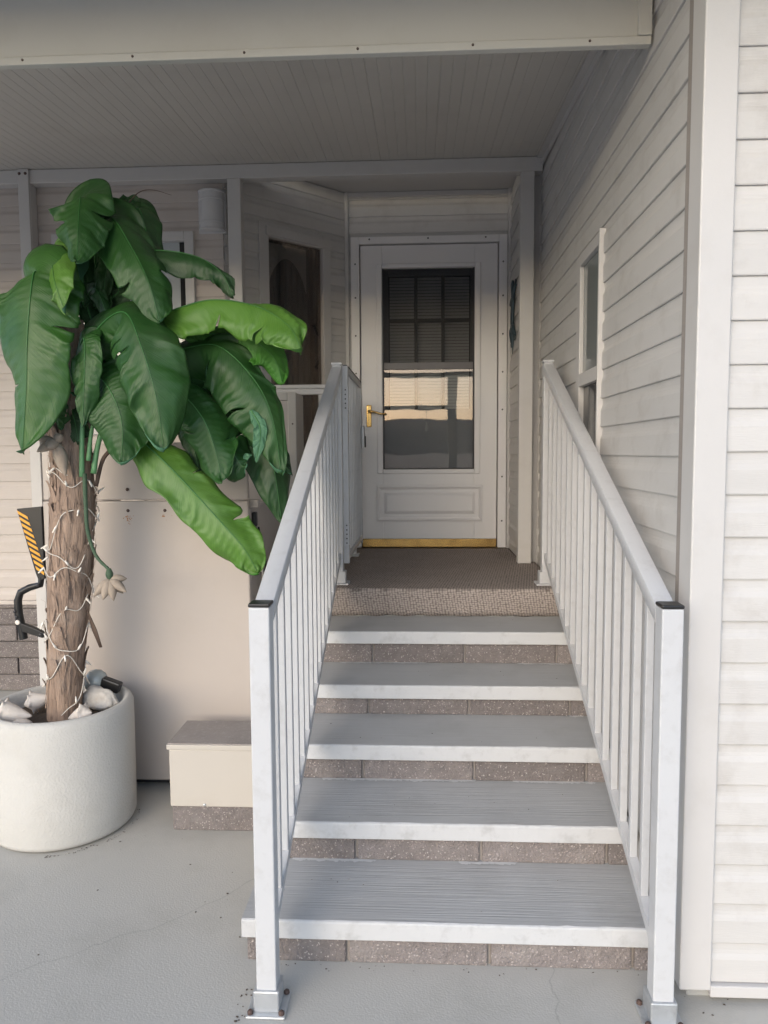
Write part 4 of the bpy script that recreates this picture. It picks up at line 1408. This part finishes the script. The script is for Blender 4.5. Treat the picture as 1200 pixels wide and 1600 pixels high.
# dark torn bark flap on the right of the trunk
fl_ = MB()
pts_f = [(137, 955, TY_ - .04), (148, 985, TY_ - .05), (158, 1012, TY_ - .05)]
wd_f = [.004, .011, .007]
for (u, v, y), w in zip(pts_f, wd_f):
    c = at(u, v, y)
    fl_.v += [(c.x - w, c.y, c.z), (c.x + w, c.y - .01, c.z + .004)]
for i in range(2):
    fl_.face((2 * i, 2 * i + 1, 2 * i + 3, 2 * i + 2))
fob = fl_.build('bark_flap', M_TWIG, trunk, smooth=True)
so2 = fob.modifiers.new('thickness', 'SOLIDIFY'); so2.thickness = .003


# ---- leaves
def leaf(ctrl, width, face=(0, -1, .35), fold=28, material=M_LEAF, under=M_LEAF_U, seed=0, wave=.010, asym=(1, 1), nt=150, ns_=30, prof=(2.3, .62), base=0.10):
    """ctrl: points of the midrib base->tip as measured; width in metres"""
    rnd = random.Random(seed * 17 + 3)
    width *= 1.10
    fold *= .70
    fine = spline([at(*c) for c in ctrl], 600)
    face = Vector(face).normalized()
    mb_ = MB()
    uvs = []
    rib = []
    # creases: lines running from the midrib to the margin where the cloth leaf kinks
    crs = [(rnd.uniform(.12, .95), rnd.choice((-1, 1)), rnd.uniform(-.030, .030), rnd.uniform(.02, .07)) for _ in range(17)]
    tears = [(int(rnd.uniform(.30, .88) * nt), rnd.choice((-1, 1)), rnd.uniform(.35, .7), rnd.uniform(-.02, .02)) for _ in range(2 if width > .17 else 0)]
    ts_ = [k / nt for k in range(nt + 1)]
    for (ti, _s, _a, _o) in tears:
        ts_[ti + 1] = ts_[ti] + .0012
    big = min(1.0, width / .17)
    roll = [rnd.uniform(-.2, 1.0) for _ in range(6)]
    for i in range(nt + 1):
        t = ts_[i]
        q_ = min(599, int(t * 600))
        c = fine[q_].lerp(fine[q_ + 1], t * 600 - q_)
        tg = (fine[min(q_ + 7, 600)] - fine[max(q_ - 7, 0)]).normalized()
        lat = tg.cross(face)
        lat = lat.normalized() if lat.length > 1e-4 else Vector((1, 0, 0))
        nr = lat.cross(tg).normalized()
        if nr.dot(face) < 0:
            nr = -nr
        x = abs(2 * t - 1)
        w = width * .5 * max(0.0, 1 - x ** prof[0]) ** prof[1]
        if t > .72:
            w *= 1 - .16 * ((t - .72) / .28) ** 1.6     # drawn-out tip
        if t < .5:
            w = max(w, width * .5 * base)
        for k in range(ns_ + 1):
            s = 2 * k / ns_ - 1
            a = abs(s)
            sg = -1 if s < 0 else 1
            ww = w * (asym[0] if s < 0 else asym[1])
            fo_ = R(fold) * (1 + .55 * math.sin(t * 6.0 + seed + (2.1 if s < 0 else 0)))
            curl = lin(roll, t) * (1 if s > 0 else .8)
            # integrate the half-section: V at the rib, then a soft roll of the margin
            ang = fo_ * .85 + (fo_ * .25 + .55 * curl * R(fold + 12) / R(30) * .5) * a
            off = lat * (sg * a * ww * math.cos(ang)) - nr * (a * ww * math.sin(ang))
            wv = wave * 1.25 * (a ** 1.4) * (math.sin(t * 11 + seed * 2.1 + (1.7 if s < 0 else 0)) + .55 * math.sin(t * 23 + seed * 1.3 + s * 1.5))
            for (ct, cs, ca, cw) in crs:
                if cs == sg:
                    d_ = (t - .10 * a - ct) / cw
                    if abs(d_) < 3:
                        wv += ca * a * math.exp(-abs(d_) * 1.6)
            for (ti, ts, ta, to) in tears:
                if ts == sg and a > ta:
                    wv += (to if i <= ti else -to) * (a - ta) * 1.6 * math.exp(-abs(i - ti - .5) / 11)
            wv += .020 * a * noise.noise(Vector((t * 4 + seed, s * 1.8, seed * .7)))
            wv += .005 * a * noise.noise(Vector((t * 14 + seed, s * 5, seed * .7)))
            wv += .0021 * (a ** .6) * (1 - a ** 6) * math.sin(t * 150 - a * 7 + seed + 2.2 * noise.noise(Vector((t * 6, s * 2, seed)))) * (.45 + .9 * abs(noise.noise(Vector((t * 3.3, s * 1.7, seed + 5)))))
            wv *= big
            p = c + off + nr * (wv - .003 * (1 - a) ** 3)
            for (ti, ts, ta, to) in tears:
                if ts == sg and a > ta and abs(i - ti - .5) < 14:
                    p += tg * ((-1 if i <= ti else 1) * (a - ta) * (.012 + abs(to)) * math.exp(-abs(i - ti - .5) / 5))
            p += lat * (sg * (a ** 4) * .016 * big * noise.noise(Vector((t * 9, seed * 3.1, s))))
            p += tg * (a * a * .035 * big * noise.noise(Vector((t * 3, seed * 1.1, s * 2))))
            mb_.v.append(tuple(p))
            uvs.append((t, .5 + .5 * s))
        rib.append(c + nr * -.0014)
    n = ns_ + 1
    for i in range(nt):
        for k in range(ns_):
            sm_ = (2 * (k + .5) / ns_ - 1)
            if any(ti == i and (sm_ > 0) == (ts > 0) and abs(sm_) > ta for (ti, ts, ta, to) in tears):
                continue
            mb_.face((i * n + k, i * n + k + 1, (i + 1) * n + k + 1, (i + 1) * n + k))
    me = bpy.data.meshes.new('leaf')
    me.from_pydata(mb_.v, [], mb_.f)
    me.update()
    av = sum((p.normal for p in me.polygons), Vector())
    if av.dot(face) < 0:
        me.flip_normals()
    me.materials.append(material); me.materials.append(under)
    uvl = me.uv_layers.new(name='UVMap')
    for lp in me.loops:
        uvl.data[lp.index].uv = uvs[lp.vertex_index]
    me.polygons.foreach_set('use_smooth', [True] * len(me.polygons))
    o = bpy.data.objects.new('leaf', me)
    COL.objects.link(o)
    o.parent = tree
    o.matrix_parent_inverse = Matrix.Translation(-Vector(tree.location))
    so = o.modifiers.new('thickness', 'SOLIDIFY'); so.thickness = .0012; so.offset = -1; so.material_offset = 1
    rb = MB().tube(rib[1:-1], [max(.0008, .0034 * (1 - i / len(rib))) for i in range(len(rib) - 2)], 6)
    rb.build('midrib', M_RIB, o, smooth=True)
    return o


CY = TY_
# behind / top
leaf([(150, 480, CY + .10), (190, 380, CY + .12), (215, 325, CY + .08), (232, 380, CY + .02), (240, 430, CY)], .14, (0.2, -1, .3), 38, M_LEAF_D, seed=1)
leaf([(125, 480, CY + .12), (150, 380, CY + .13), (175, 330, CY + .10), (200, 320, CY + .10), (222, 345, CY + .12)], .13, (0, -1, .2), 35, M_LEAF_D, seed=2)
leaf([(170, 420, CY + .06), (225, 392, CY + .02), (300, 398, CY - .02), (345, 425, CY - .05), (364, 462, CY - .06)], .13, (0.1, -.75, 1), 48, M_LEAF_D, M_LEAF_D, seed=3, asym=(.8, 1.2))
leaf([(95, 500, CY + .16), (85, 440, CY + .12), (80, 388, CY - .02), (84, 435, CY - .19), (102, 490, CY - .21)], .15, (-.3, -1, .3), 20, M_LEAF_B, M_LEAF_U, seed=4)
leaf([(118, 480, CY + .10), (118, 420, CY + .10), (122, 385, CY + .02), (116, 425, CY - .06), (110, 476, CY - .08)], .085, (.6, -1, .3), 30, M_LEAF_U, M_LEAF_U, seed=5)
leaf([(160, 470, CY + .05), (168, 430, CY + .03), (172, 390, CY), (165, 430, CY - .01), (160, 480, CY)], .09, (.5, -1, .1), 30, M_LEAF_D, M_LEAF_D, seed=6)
leaf([(130, 480, CY + .02), (128, 350, CY), (126, 306, CY - .12), (122, 350, CY - .20), (120, 408, CY - .24)], .215, (0, -1, .45), 30, M_LEAF, seed=7, prof=(2.2, .55), wave=.008)
leaf([(150, 470, CY + .02), (150, 370, CY + .02), (172, 338, CY - .05), (205, 385, CY - .12), (232, 440, CY - .16), (250, 503, CY - .17)], .215, (.35, -1, .35), 30, M_LEAF, seed=8, prof=(2.6, .55), wave=.009)
leaf([(120, 500, CY + .06), (185, 455, CY + .04), (150, 440, CY + .06), (175, 480, CY)], .11, (0, -1, .3), 30, M_LEAF_D, M_LEAF_D, seed=20)
# left big leaf
leaf([(64, 452, CY - .10), (54, 424, CY - .15), (47, 462, CY - .20), (42, 530, CY - .22), (40, 610, CY - .24), (34, 708, CY - .24)], .31, (-.15, -1, .30), 24, M_LEAF_M, seed=9, prof=(2.6, .60), wave=.009)
# bright right leaf + its drooping half
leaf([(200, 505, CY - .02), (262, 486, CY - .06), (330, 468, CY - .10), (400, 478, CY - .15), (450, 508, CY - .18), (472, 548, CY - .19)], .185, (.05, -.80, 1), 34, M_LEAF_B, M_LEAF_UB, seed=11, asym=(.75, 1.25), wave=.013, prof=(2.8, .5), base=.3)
leaf([(260, 505, CY + .04), (320, 520, CY + .02), (380, 525, CY + .01), (425, 555, CY), (442, 600, CY)], .15, (.1, -1, .5), 36, M_LEAF_UB, M_LEAF_UB, seed=12, wave=.012)
# right mid leaves
leaf([(190, 560, CY + .04), (280, 545, CY + .02), (340, 540, CY - .01), (395, 590, CY - .05), (425, 650, CY - .07), (440, 740, CY - .07)], .24, (.25, -1, .65), 36, M_LEAF, M_LEAF_U, seed=13, wave=.014, asym=(.6, 1.25), prof=(2.6, .55))
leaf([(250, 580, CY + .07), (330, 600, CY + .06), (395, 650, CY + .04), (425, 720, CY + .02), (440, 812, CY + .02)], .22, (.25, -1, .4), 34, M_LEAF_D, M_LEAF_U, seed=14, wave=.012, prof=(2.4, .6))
leaf([(330, 640, CY + .04), (385, 650, CY + .01), (420, 690, CY), (455, 742, CY)], .12, (.3, -1, .4), 35, M_LEAF_D, M_LEAF_U, seed=15)
leaf([(240, 600, CY + .03), (290, 610, CY), (330, 650, CY - .05), (372, 720, CY - .07), (385, 730, CY - .07)], .20, (.25, -1, .4), 30, M_LEAF_D, M_LEAF_U, seed=21)
leaf([(210, 590, CY - .02), (275, 610, CY - .06), (315, 650, CY - .10), (335, 700, CY - .12), (347, 750, CY - .13)], .19, (.25, -1, .35), 30, M_LEAF, seed=16, wave=.010, prof=(2.6, .55))
# centre big leaf
leaf([(120, 570, CY - .04), (155, 510, CY - .12), (195, 488, CY - .20), (222, 545, CY - .27), (244, 620, CY - .29), (256, 704, CY - .29)], .265, (.22, -1, .40), 30, M_LEAF, seed=17, prof=(2.8, .55), wave=.011)
leaf([(120, 560, CY - .08), (128, 530, CY - .14), (132, 540, CY - .17), (131, 600, CY - .19), (128, 668, CY - .19)], .12, (-.1, -1, .25), 26, M_LEAF, seed=18)
leaf([(115, 610, CY - .06), (150, 590, CY - .12), (172, 610, CY - .16), (190, 660, CY - .18), (190, 722, CY - .18)], .225, (.1, -1, .35), 24, M_LEAF, seed=19, prof=(2.6, .55))
leaf([(100, 590, CY + .03), (112, 640, CY - .06), (118, 665, CY - .07), (122, 690, CY - .08)], .10, (0, -1, .2), 24, M_LEAF_D, seed=24)
leaf([(392, 640, CY - .08), (407, 672, CY - .09), (400, 722, CY - .085)], .045, (.3, -1, .1), 10, M_LEAF_U, M_LEAF_U, seed=26, wave=.003)
leaf([(150, 520, CY + .02), (135, 470, CY + .03), (150, 452, CY - .02), (170, 500, CY - .05)], .08, (.3, -1, .2), 30, M_LEAF_D, M_LEAF_U, seed=27)
leaf([(260, 560, CY + .09), (350, 585, CY + .08), (400, 660, CY + .06), (412, 770, CY + .06)], .13, (.3, -1, .2), 36, M_LEAF_D, M_LEAF_U, seed=28)
leaf([(230, 590, CY + .05), (280, 640, CY + .02), (300, 690, CY), (312, 742, CY)], .11, (.2, -1, .2), 34, M_LEAF_D, M_LEAF_U, seed=29)
leaf([(90, 560, CY + .03), (75, 600, CY - .05), (85, 640, CY - .08), (95, 672, CY - .08)], .10, (-.2, -1, .2), 30, M_LEAF_M, M_LEAF_U, seed=30)
leaf([(140, 440, CY + .12), (185, 360, CY + .16), (205, 345, CY + .16), (225, 420, CY + .12), (222, 480, CY + .1)], .10, (.1, -1, .2), 34, M_LEAF_D, M_LEAF_D, seed=31)
# low bright leaf
leaf([(190, 660, CY - .05), (240, 705, CY - .09), (290, 755, CY - .12), (340, 810, CY - .14), (380, 855, CY - .15), (402, 893, CY - .15)], .185, (.15, -1, .55), 24, M_LEAF_B, M_LEAF_UB, seed=22, prof=(3.2, .5), wave=.008, base=.5)
# petioles and stems
for pts_, r_ in (([(128, 745, CY - .085), (128, 700, CY - .085), (130, 650, CY - .08), (140, 600, CY - .07)], .010),
                 ([(146, 740, CY - .06), (152, 700, CY - .05), (165, 660, CY - .05), (190, 640, CY - .06)], .011),
                 ([(138, 720, CY - .08), (142, 680, CY - .07), (150, 640, CY - .06)], .009),
                 ([(110, 560, CY), (115, 500, CY + .02), (122, 470, CY + .02)], .014),
                 ([(112, 560, CY + .03), (140, 500, CY + .06), (160, 440, CY + .06)], .014),
                 ([(110, 540, CY), (150, 520, CY - .02), (205, 505, CY - .03)], .011),
                 ([(108, 620, CY), (150, 585, CY + .01), (200, 560, CY + .03)], .012),
                 ([(105, 560, CY), (92, 500, CY - .04), (64, 452, CY - .10)], .012)):
    P = spline([at(*c) for c in pts_], 14)
    o = MB().tube(P, [r_ * (1 - .35 * i / 14) for i in range(15)], 10).build('leaf_stalk', M_STEM, tree, smooth=True)
P = spline([at(132, 740, CY - .085), at(134, 790, CY - .095), at(137, 830, CY - .095), at(150, 868, CY - .10), at(170, 890, CY - .115)], 30)
MB().tube(P, [.0085 - .003 * i / 30 + .0006 * math.sin(i * 2.2) for i in range(31)], 10).build('fruit_stalk', M_STEMDARK, tree, smooth=True)
P = spline([at(150, 760, CY - .03), at(160, 720, CY - .03), at(175, 700, CY - .03)], 10)
MB().tube(P, .008, 8).build('dead_stalk', M_TWIG, tree, smooth=True)
P = spline([at(200, 318, CY + .09), at(218, 300, CY + .07), at(240, 297, CY + .05), at(268, 305, CY + .04)], 14)
MB().tube(P, [.0022 - .0015 * i / 14 for i in range(15)], 6).build('leaf_wire', M_TWIG, tree, smooth=True)


def pod(c, d, length, rad, name, material):
    """a plump tapering fruit from c along d"""
    d = Vector(d).normalized()
    pts_, rr_ = [], []
    bend = Vector((0, 0, -.25))
    for i in range(11):
        t = i / 10
        pts_.append(Vector(c) + d * (length * t) + bend * (length * (t * t) * .35))
        rr_.append(max(.0012, rad * math.sin(math.pi * min(1, t * .96 + .04)) ** .75 * (1 - .25 * t)))
    return MB().tube(pts_, rr_, 12).build(name, material, tree, smooth=True)


c = at(172, 905, CY - .118)
for dx, dz, dy, ll, rr_ in ((1, -.55, -.3, .082, .019), (.65, .05, .2, .060, .018), (-.75, -.75, -.3, .080, .020), (-.25, -1, -.5, .075, .021), (.30, -1, -.35, .078, .021), (-.5, -.8, .4, .07, .02), (.55, -.8, .4, .07, .02)):
    pod(c, (dx, dy, dz), ll, rr_, 'fruit', M_FRUIT)
P = spline([at(170, 888, CY - .115), at(171, 898, CY - .117), at(172, 908, CY - .118)], 6)
MB().tube(P, [.007, .010, .013, .014, .012, .008, .003], 10).build('fruit_crown', M_STEMDARK, tree, smooth=True)
c = at(88, 690, CY - .115)
for dx, dz, dy, ll, rr_ in ((.4, -1, -.3, .13, .027), (-.6, -.35, -.5, .075, .021), (-.9, .25, -.2, .08, .017), (.5, .4, -.5, .06, .02), (-.1, -.3, -1, .06, .026)):
    pod(c, (dx, dy, dz), ll, rr_, 'fruit', M_FRUIT)

# string lights wound round the trunk
sl_t = thing('string_lights', 'string of small white fairy lights wound around the palm trunk', 'lights', tuple(axis[70]))
cord_pts = []
NTURN = 8.0
for i in range(420):
    f = i / 419
    tt = .06 + .60 * f + .018 * math.sin(f * 31)
    a = -1.3 + f * NTURN * 2 * math.pi
    k = min(NT - 1, int(tt * NT))
    c = axis[k].lerp(axis[k + 1], tt * NT - k)
    r_ = lin(trad, tt) * 1.06 + .007 + .004 * math.sin(f * 57) + .006 * max(0, noise.noise(Vector((f * 22, 2, 2))))
    dz = .055 * math.sin(a * 1.37 + 1) + .030 * math.sin(a * 2.63) + .012 * math.sin(a * 5.1)
    cord_pts.append(Vector((c.x + r_ * math.cos(a), c.y + r_ * math.sin(a), c.z + dz)))
MB().tube(cord_pts, .0019, 6).build('cord', M_CORD, sl_t, smooth=True)
for i in range(6, 415, 8):
    p = cord_pts[i]
    k = min(range(0, NT + 1, 3), key=lambda q_: abs(axis[q_].z - p.z))
    o_ = (p - axis[k]); o_.z = 0
    o_ = o_.normalized()
    d = (o_ * .45 + Vector((random.uniform(-.5, .5), random.uniform(-.3, .1), random.choice((-1, 1)) * random.uniform(.4, 1)))).normalized()
    q = MB().tube([p - d * .002, p + d * .006, p + d * .016, p + d * .0165, p + d * .027, p + d * .030], [.0035, .0042, .0042, .0030, .0026, .0008], 8)
    q.build('bulb', M_BULB, sl_t, smooth=True)


# shells and stones in the pot
def conch(label, loc, rot, size, material):
    e = MB()
    prof = []
    n = 40
    nt_ = 46
    for i in range(nt_):
        t = i / (nt_ - 1)
        for k in range(n):
            a = 2 * math.pi * k / n
            # spindle: pointed spire, shoulder with knobs, tapering canal
            rr_ = (.52 * (t / .30) ** .85 if t < .30 else .52 * (1 - ((t - .30) / .70) ** 1.35) + .035)
            knob = .20 * max(0, math.cos(a * 7 + t * 20)) ** 2 * math.exp(-((t - .30) / .05) ** 2)
            whorl = 1 - .10 * abs(math.sin(t * 34)) * (1 if t < .30 else 0)
            lip = .38 * math.exp(-((a - 1.2) / .40) ** 2) * math.sin(math.pi * max(0, min(1, (t - .25) / .75)))
            r_ = (rr_ * whorl + knob + lip)
            e.v.append((r_ * math.cos(a) * size, r_ * math.sin(a) * size * .9, (t - .4) * 1.7 * size))
    for i in range(nt_ - 1):
        for k in range(n):
            k2 = (k + 1) % n
            e.face((i * n + k, i * n + k2, (i + 1) * n + k2, (i + 1) * n + k))
    e.face(range(n)); e.face(range((nt_ - 1) * n, nt_ * n))
    o = e.build('seashell', material, smooth=True)
    o.location = loc
    o.rotation_euler = rot
    return tag(o, label, 'shell', 'seashells in the planter')


def stone(name, label, cat, loc, dims, rot, material, seed=0, rough=.16, group=None):
    e = bmesh.new()
    bmesh.ops.create_icosphere(e, subdivisions=4, radius=1)
    for v in e.verts:
        n = v.co.normalized()
        v.co = n * (1 + rough * noise.noise(n * 1.6 + Vector((seed * 3.1, 0, 0))) + rough * .4 * noise.noise(n * 5 + Vector((seed, 2, 0))))
        v.co.x *= dims[0]; v.co.y *= dims[1]; v.co.z *= dims[2]
    me = bpy.data.meshes.new(name)
    e.to_mesh(me); e.free()
    me.polygons.foreach_set('use_smooth', [True] * len(me.polygons))
    me.materials.append(material)
    o = bpy.data.objects.new(name, me)
    COL.objects.link(o)
    o.location = loc
    o.rotation_euler = rot
    return tag(o, label, cat, group)


conch('large cream conch shell lying at the front left of the planter', (PC.x - .150, PC.y - .120, SOILZ + .052), (R(8), R(96), R(14)), .088, M_SHELL)
conch('ruffled white shell at the back left of the planter rim', (PC.x - .12, PC.y + .03, SOILZ + .050), (R(40), R(70), R(50)), .072, M_SHELL)
conch('pinkish conch shell right of the palm trunk, nearest the planter front', (PC.x + .125, PC.y - .085, SOILZ + .040), (R(-30), R(250), R(20)), .066, M_SHELL)
stone('stone', 'flat pale triangular stone leaning at the right side of the planter', 'stone', (PC.x + .135, PC.y + .045, SOILZ + .058), (.078, .032, .050), (R(-12), R(12), R(-8)), M_SHELL2, 3, .22)
stone('pebble', 'small round white pebble beside the large conch shell', 'stone', (PC.x - .085, PC.y - .15, SOILZ + .020), (.042, .032, .024), (0, 0, R(20)), M_SHELL, 5, .08)
stone('pebble', 'small grey pebble at the foot of the palm trunk, right side', 'stone', (PC.x + .075, PC.y - .155, SOILZ + .012), (.026, .022, .016), (0, 0, R(60)), M_SHELL2, 8, .12)
lampo = thing('garden_light', 'round frosted solar light with black clip behind the palm trunk in planter', 'lamp', (PC.x + .10, PC.y + .15, SOILZ))
MB().tube([(PC.x + .085, PC.y + .13, SOILZ - .01), (PC.x + .085, PC.y + .13, SOILZ + .06)], .008, 8).build('stake', M_BLACK, lampo)
MB().lathe([(.001, -.05), (.028, -.044), (.045, -.02), (.048, 0), (.042, .025), (.026, .043), (.001, .05)], 24, Matrix.Translation((PC.x + .085, PC.y + .13, SOILZ + .105))).build('globe', mat('frosted_globe', (0.42, 0.44, 0.42), 0.25, .06, 5, coat=.5), lampo, smooth=True)
MB().box(-.04, .04, -.02, .02, -.022, .022, M=Matrix.Translation((PC.x + .155, PC.y + .115, SOILZ + .095)) @ Matrix.Rotation(R(20), 4, 'Y')).build('solar_panel', M_BLACK, lampo, bevel=.006)
MB().box(PC.x + .149, PC.x + .161, PC.y + .109, PC.y + .121, SOILZ - .01, SOILZ + .08).build('clip', M_BLACK, lampo)

# ================================================================== SMALL THINGS ON THE WALLS
# wall sconce: half cylinder with rings
sc_t = thing('wall_sconce', 'grey half-round wall sconce under the porch beam', 'sconce', (-1.315, YL, 2.87))
hs = MB()
n = 18
prof_z = [(2.757, .072), (2.762, .079), (2.768, .079), (2.772, .072), (2.80, .072), (2.803, .076), (2.809, .076), (2.812, .072), (2.93, .072), (2.933, .076), (2.939, .076), (2.942, .072), (2.974, .072), (2.978, .079), (2.984, .079), (2.988, .072)]
for zz, r_ in prof_z:
    for k in range(n + 1):
        a = math.pi + math.pi * k / n
        hs.v.append((-1.315 + r_ * math.cos(a), YL - .014 + r_ * .95 * math.sin(a), zz))
for i in range(len(prof_z) - 1):
    for k in range(n):
        hs.face((i * (n + 1) + k, i * (n + 1) + k + 1, (i + 1) * (n + 1) + k + 1, (i + 1) * (n + 1) + k))
hs.face(range(n + 1)); hs.face(range((len(prof_z) - 1) * (n + 1), len(prof_z) * (n + 1)))
smooth_by_angle(hs.build('shade', M_SCONCE, sc_t), 40)
MB().box(-1.397, -1.233, YL - .0145, YL - .0005, 2.75, 2.995).build('back_plate', M_SCONCE, sc_t, bevel=.003)

# gecko ornament on the recess wall
GX = 0.505 - .014
gk = MB()
def gp_(y, z_):
    return (y, z_)
spine = [(2.800, 2.545), (2.790, 2.50), (2.775, 2.44), (2.790, 2.38), (2.812, 2.32), (2.800, 2.25), (2.775, 2.19), (2.772, 2.13), (2.790, 2.085)]
wid = [.012, .034, .022, .040, .046, .032, .018, .010, .004]
P = spline([Vector((GX - .010, y, z_)) for y, z_ in spine], 40)
rads = [lin(wid, i / 40) * .82 for i in range(41)]
# flattened body
b = len(gk.v)
NB = 12
for i, p in enumerate(P):
    for k in range(NB):
        a = 2 * math.pi * k / NB
        gk.v.append((p.x + .012 * math.sin(a) * min(1, rads[i] / .02), p.y + rads[i] * math.cos(a), p.z))
for i in range(40):
    for k in range(NB):
        k2 = (k + 1) % NB
        gk.face((b + i * NB + k, b + i * NB + k2, b + (i + 1) * NB + k2, b + (i + 1) * NB + k))
gk.face(range(b, b + NB)); gk.face(range(b + 40 * NB, b + 41 * NB))
gecko = gk.build('gecko_ornament', M_GECKO, smooth=True)
tag(gecko, 'blue grey metal gecko ornament on the wall right of the storm door', 'ornament')
for (y0, z0_, y1, z1_, y2, z2_) in ((2.785, 2.42, 2.725, 2.44, 2.70, 2.50), (2.79, 2.41, 2.85, 2.40, 2.872, 2.45), (2.805, 2.26, 2.74, 2.25, 2.712, 2.19), (2.80, 2.25, 2.86, 2.23, 2.885, 2.17)):
    pts_ = spline([Vector((GX - .010, y0, z0_)), Vector((GX - .014, y1, z1_)), Vector((GX - .004, y2, z2_))], 8)
    q = MB().tube(pts_, [.014, .013, .012, .011, .010, .010, .009, .009, .008], 8)
    for k in range(4):
        a = math.atan2(z2_ - z1_, y2 - y1) + (k - 1.5) * .45
        q.tube([pts_[-1], pts_[-1] + Vector((-.001, .032 * math.cos(a), .032 * math.sin(a)))], [.005, .0035], 6)
    q.build('leg', M_GECKO, gecko, smooth=True)

# ================================================================== LITTER
db = MB()
def crumb(x, y, z_, s):
    b = len(db.v)
    a0 = random.uniform(0, 6.3)
    el = random.uniform(.35, 1)
    n_ = 6
    for k in range(n_):
        a = 2 * math.pi * k / n_
        rr_ = s * random.uniform(.6, 1.2)
        px, py = rr_ * math.cos(a), rr_ * el * math.sin(a)
        db.v.append((x + px * math.cos(a0) - py * math.sin(a0), y + px * math.sin(a0) + py * math.cos(a0), z_ + .0015))
    db.v.append((x, y, z_ + s * .6 + .0015))
    for k in range(n_):
        db.face((b + k, b + (k + 1) % n_, b + n_))
    db.face([b + k for k in range(n_)][::-1])
for q in range(16):
    x = random.uniform(-1.3, -.62); y = random.uniform(-.1, .72)
    crumb(x, y, 0, random.uniform(.0015, .005))
for q in range(60):          # under the pot edge and along the box
    a = random.uniform(-1.5, .35)
    crumb(PC.x + (PR + random.uniform(.0, .02)) * math.cos(a), PC.y + (PR + random.uniform(0, .02)) * math.sin(a), 0, random.uniform(.0015, .004))
for q in range(34):
    crumb(random.uniform(-.75, -.62), random.uniform(.70, .735), 0, random.uniform(.002, .006))
for q in range(30):
    crumb(random.uniform(-.62, .56), random.uniform(-.02, .015), 0, random.uniform(.0012, .0035))
for q in range(14):
    crumb(-.511 + random.uniform(-.085, -.055), -.157 + random.uniform(-.06, .07), 0, random.uniform(.002, .0055))
for q in range(14):
    crumb(random.uniform(.53, .72), random.uniform(-.20, -.03), 0, random.uniform(.0015, .005))
for i in range(5):
    for q in range(10 if i < 2 else 6):
        crumb(random.uniform(-.46, .46), i * TRD + random.uniform(.03, .27), TOPS[i], random.uniform(.0012, .0035))
for q in range(70):
    crumb(random.uniform(.36, .49), random.uniform(2.45, 3.0), LAND + .002, random.uniform(.002, .005))
tag(db.build('leaf_litter', M_DEBRIS), 'tiny dry leaf crumbs scattered over floor and steps', 'litter', kind='stuff')
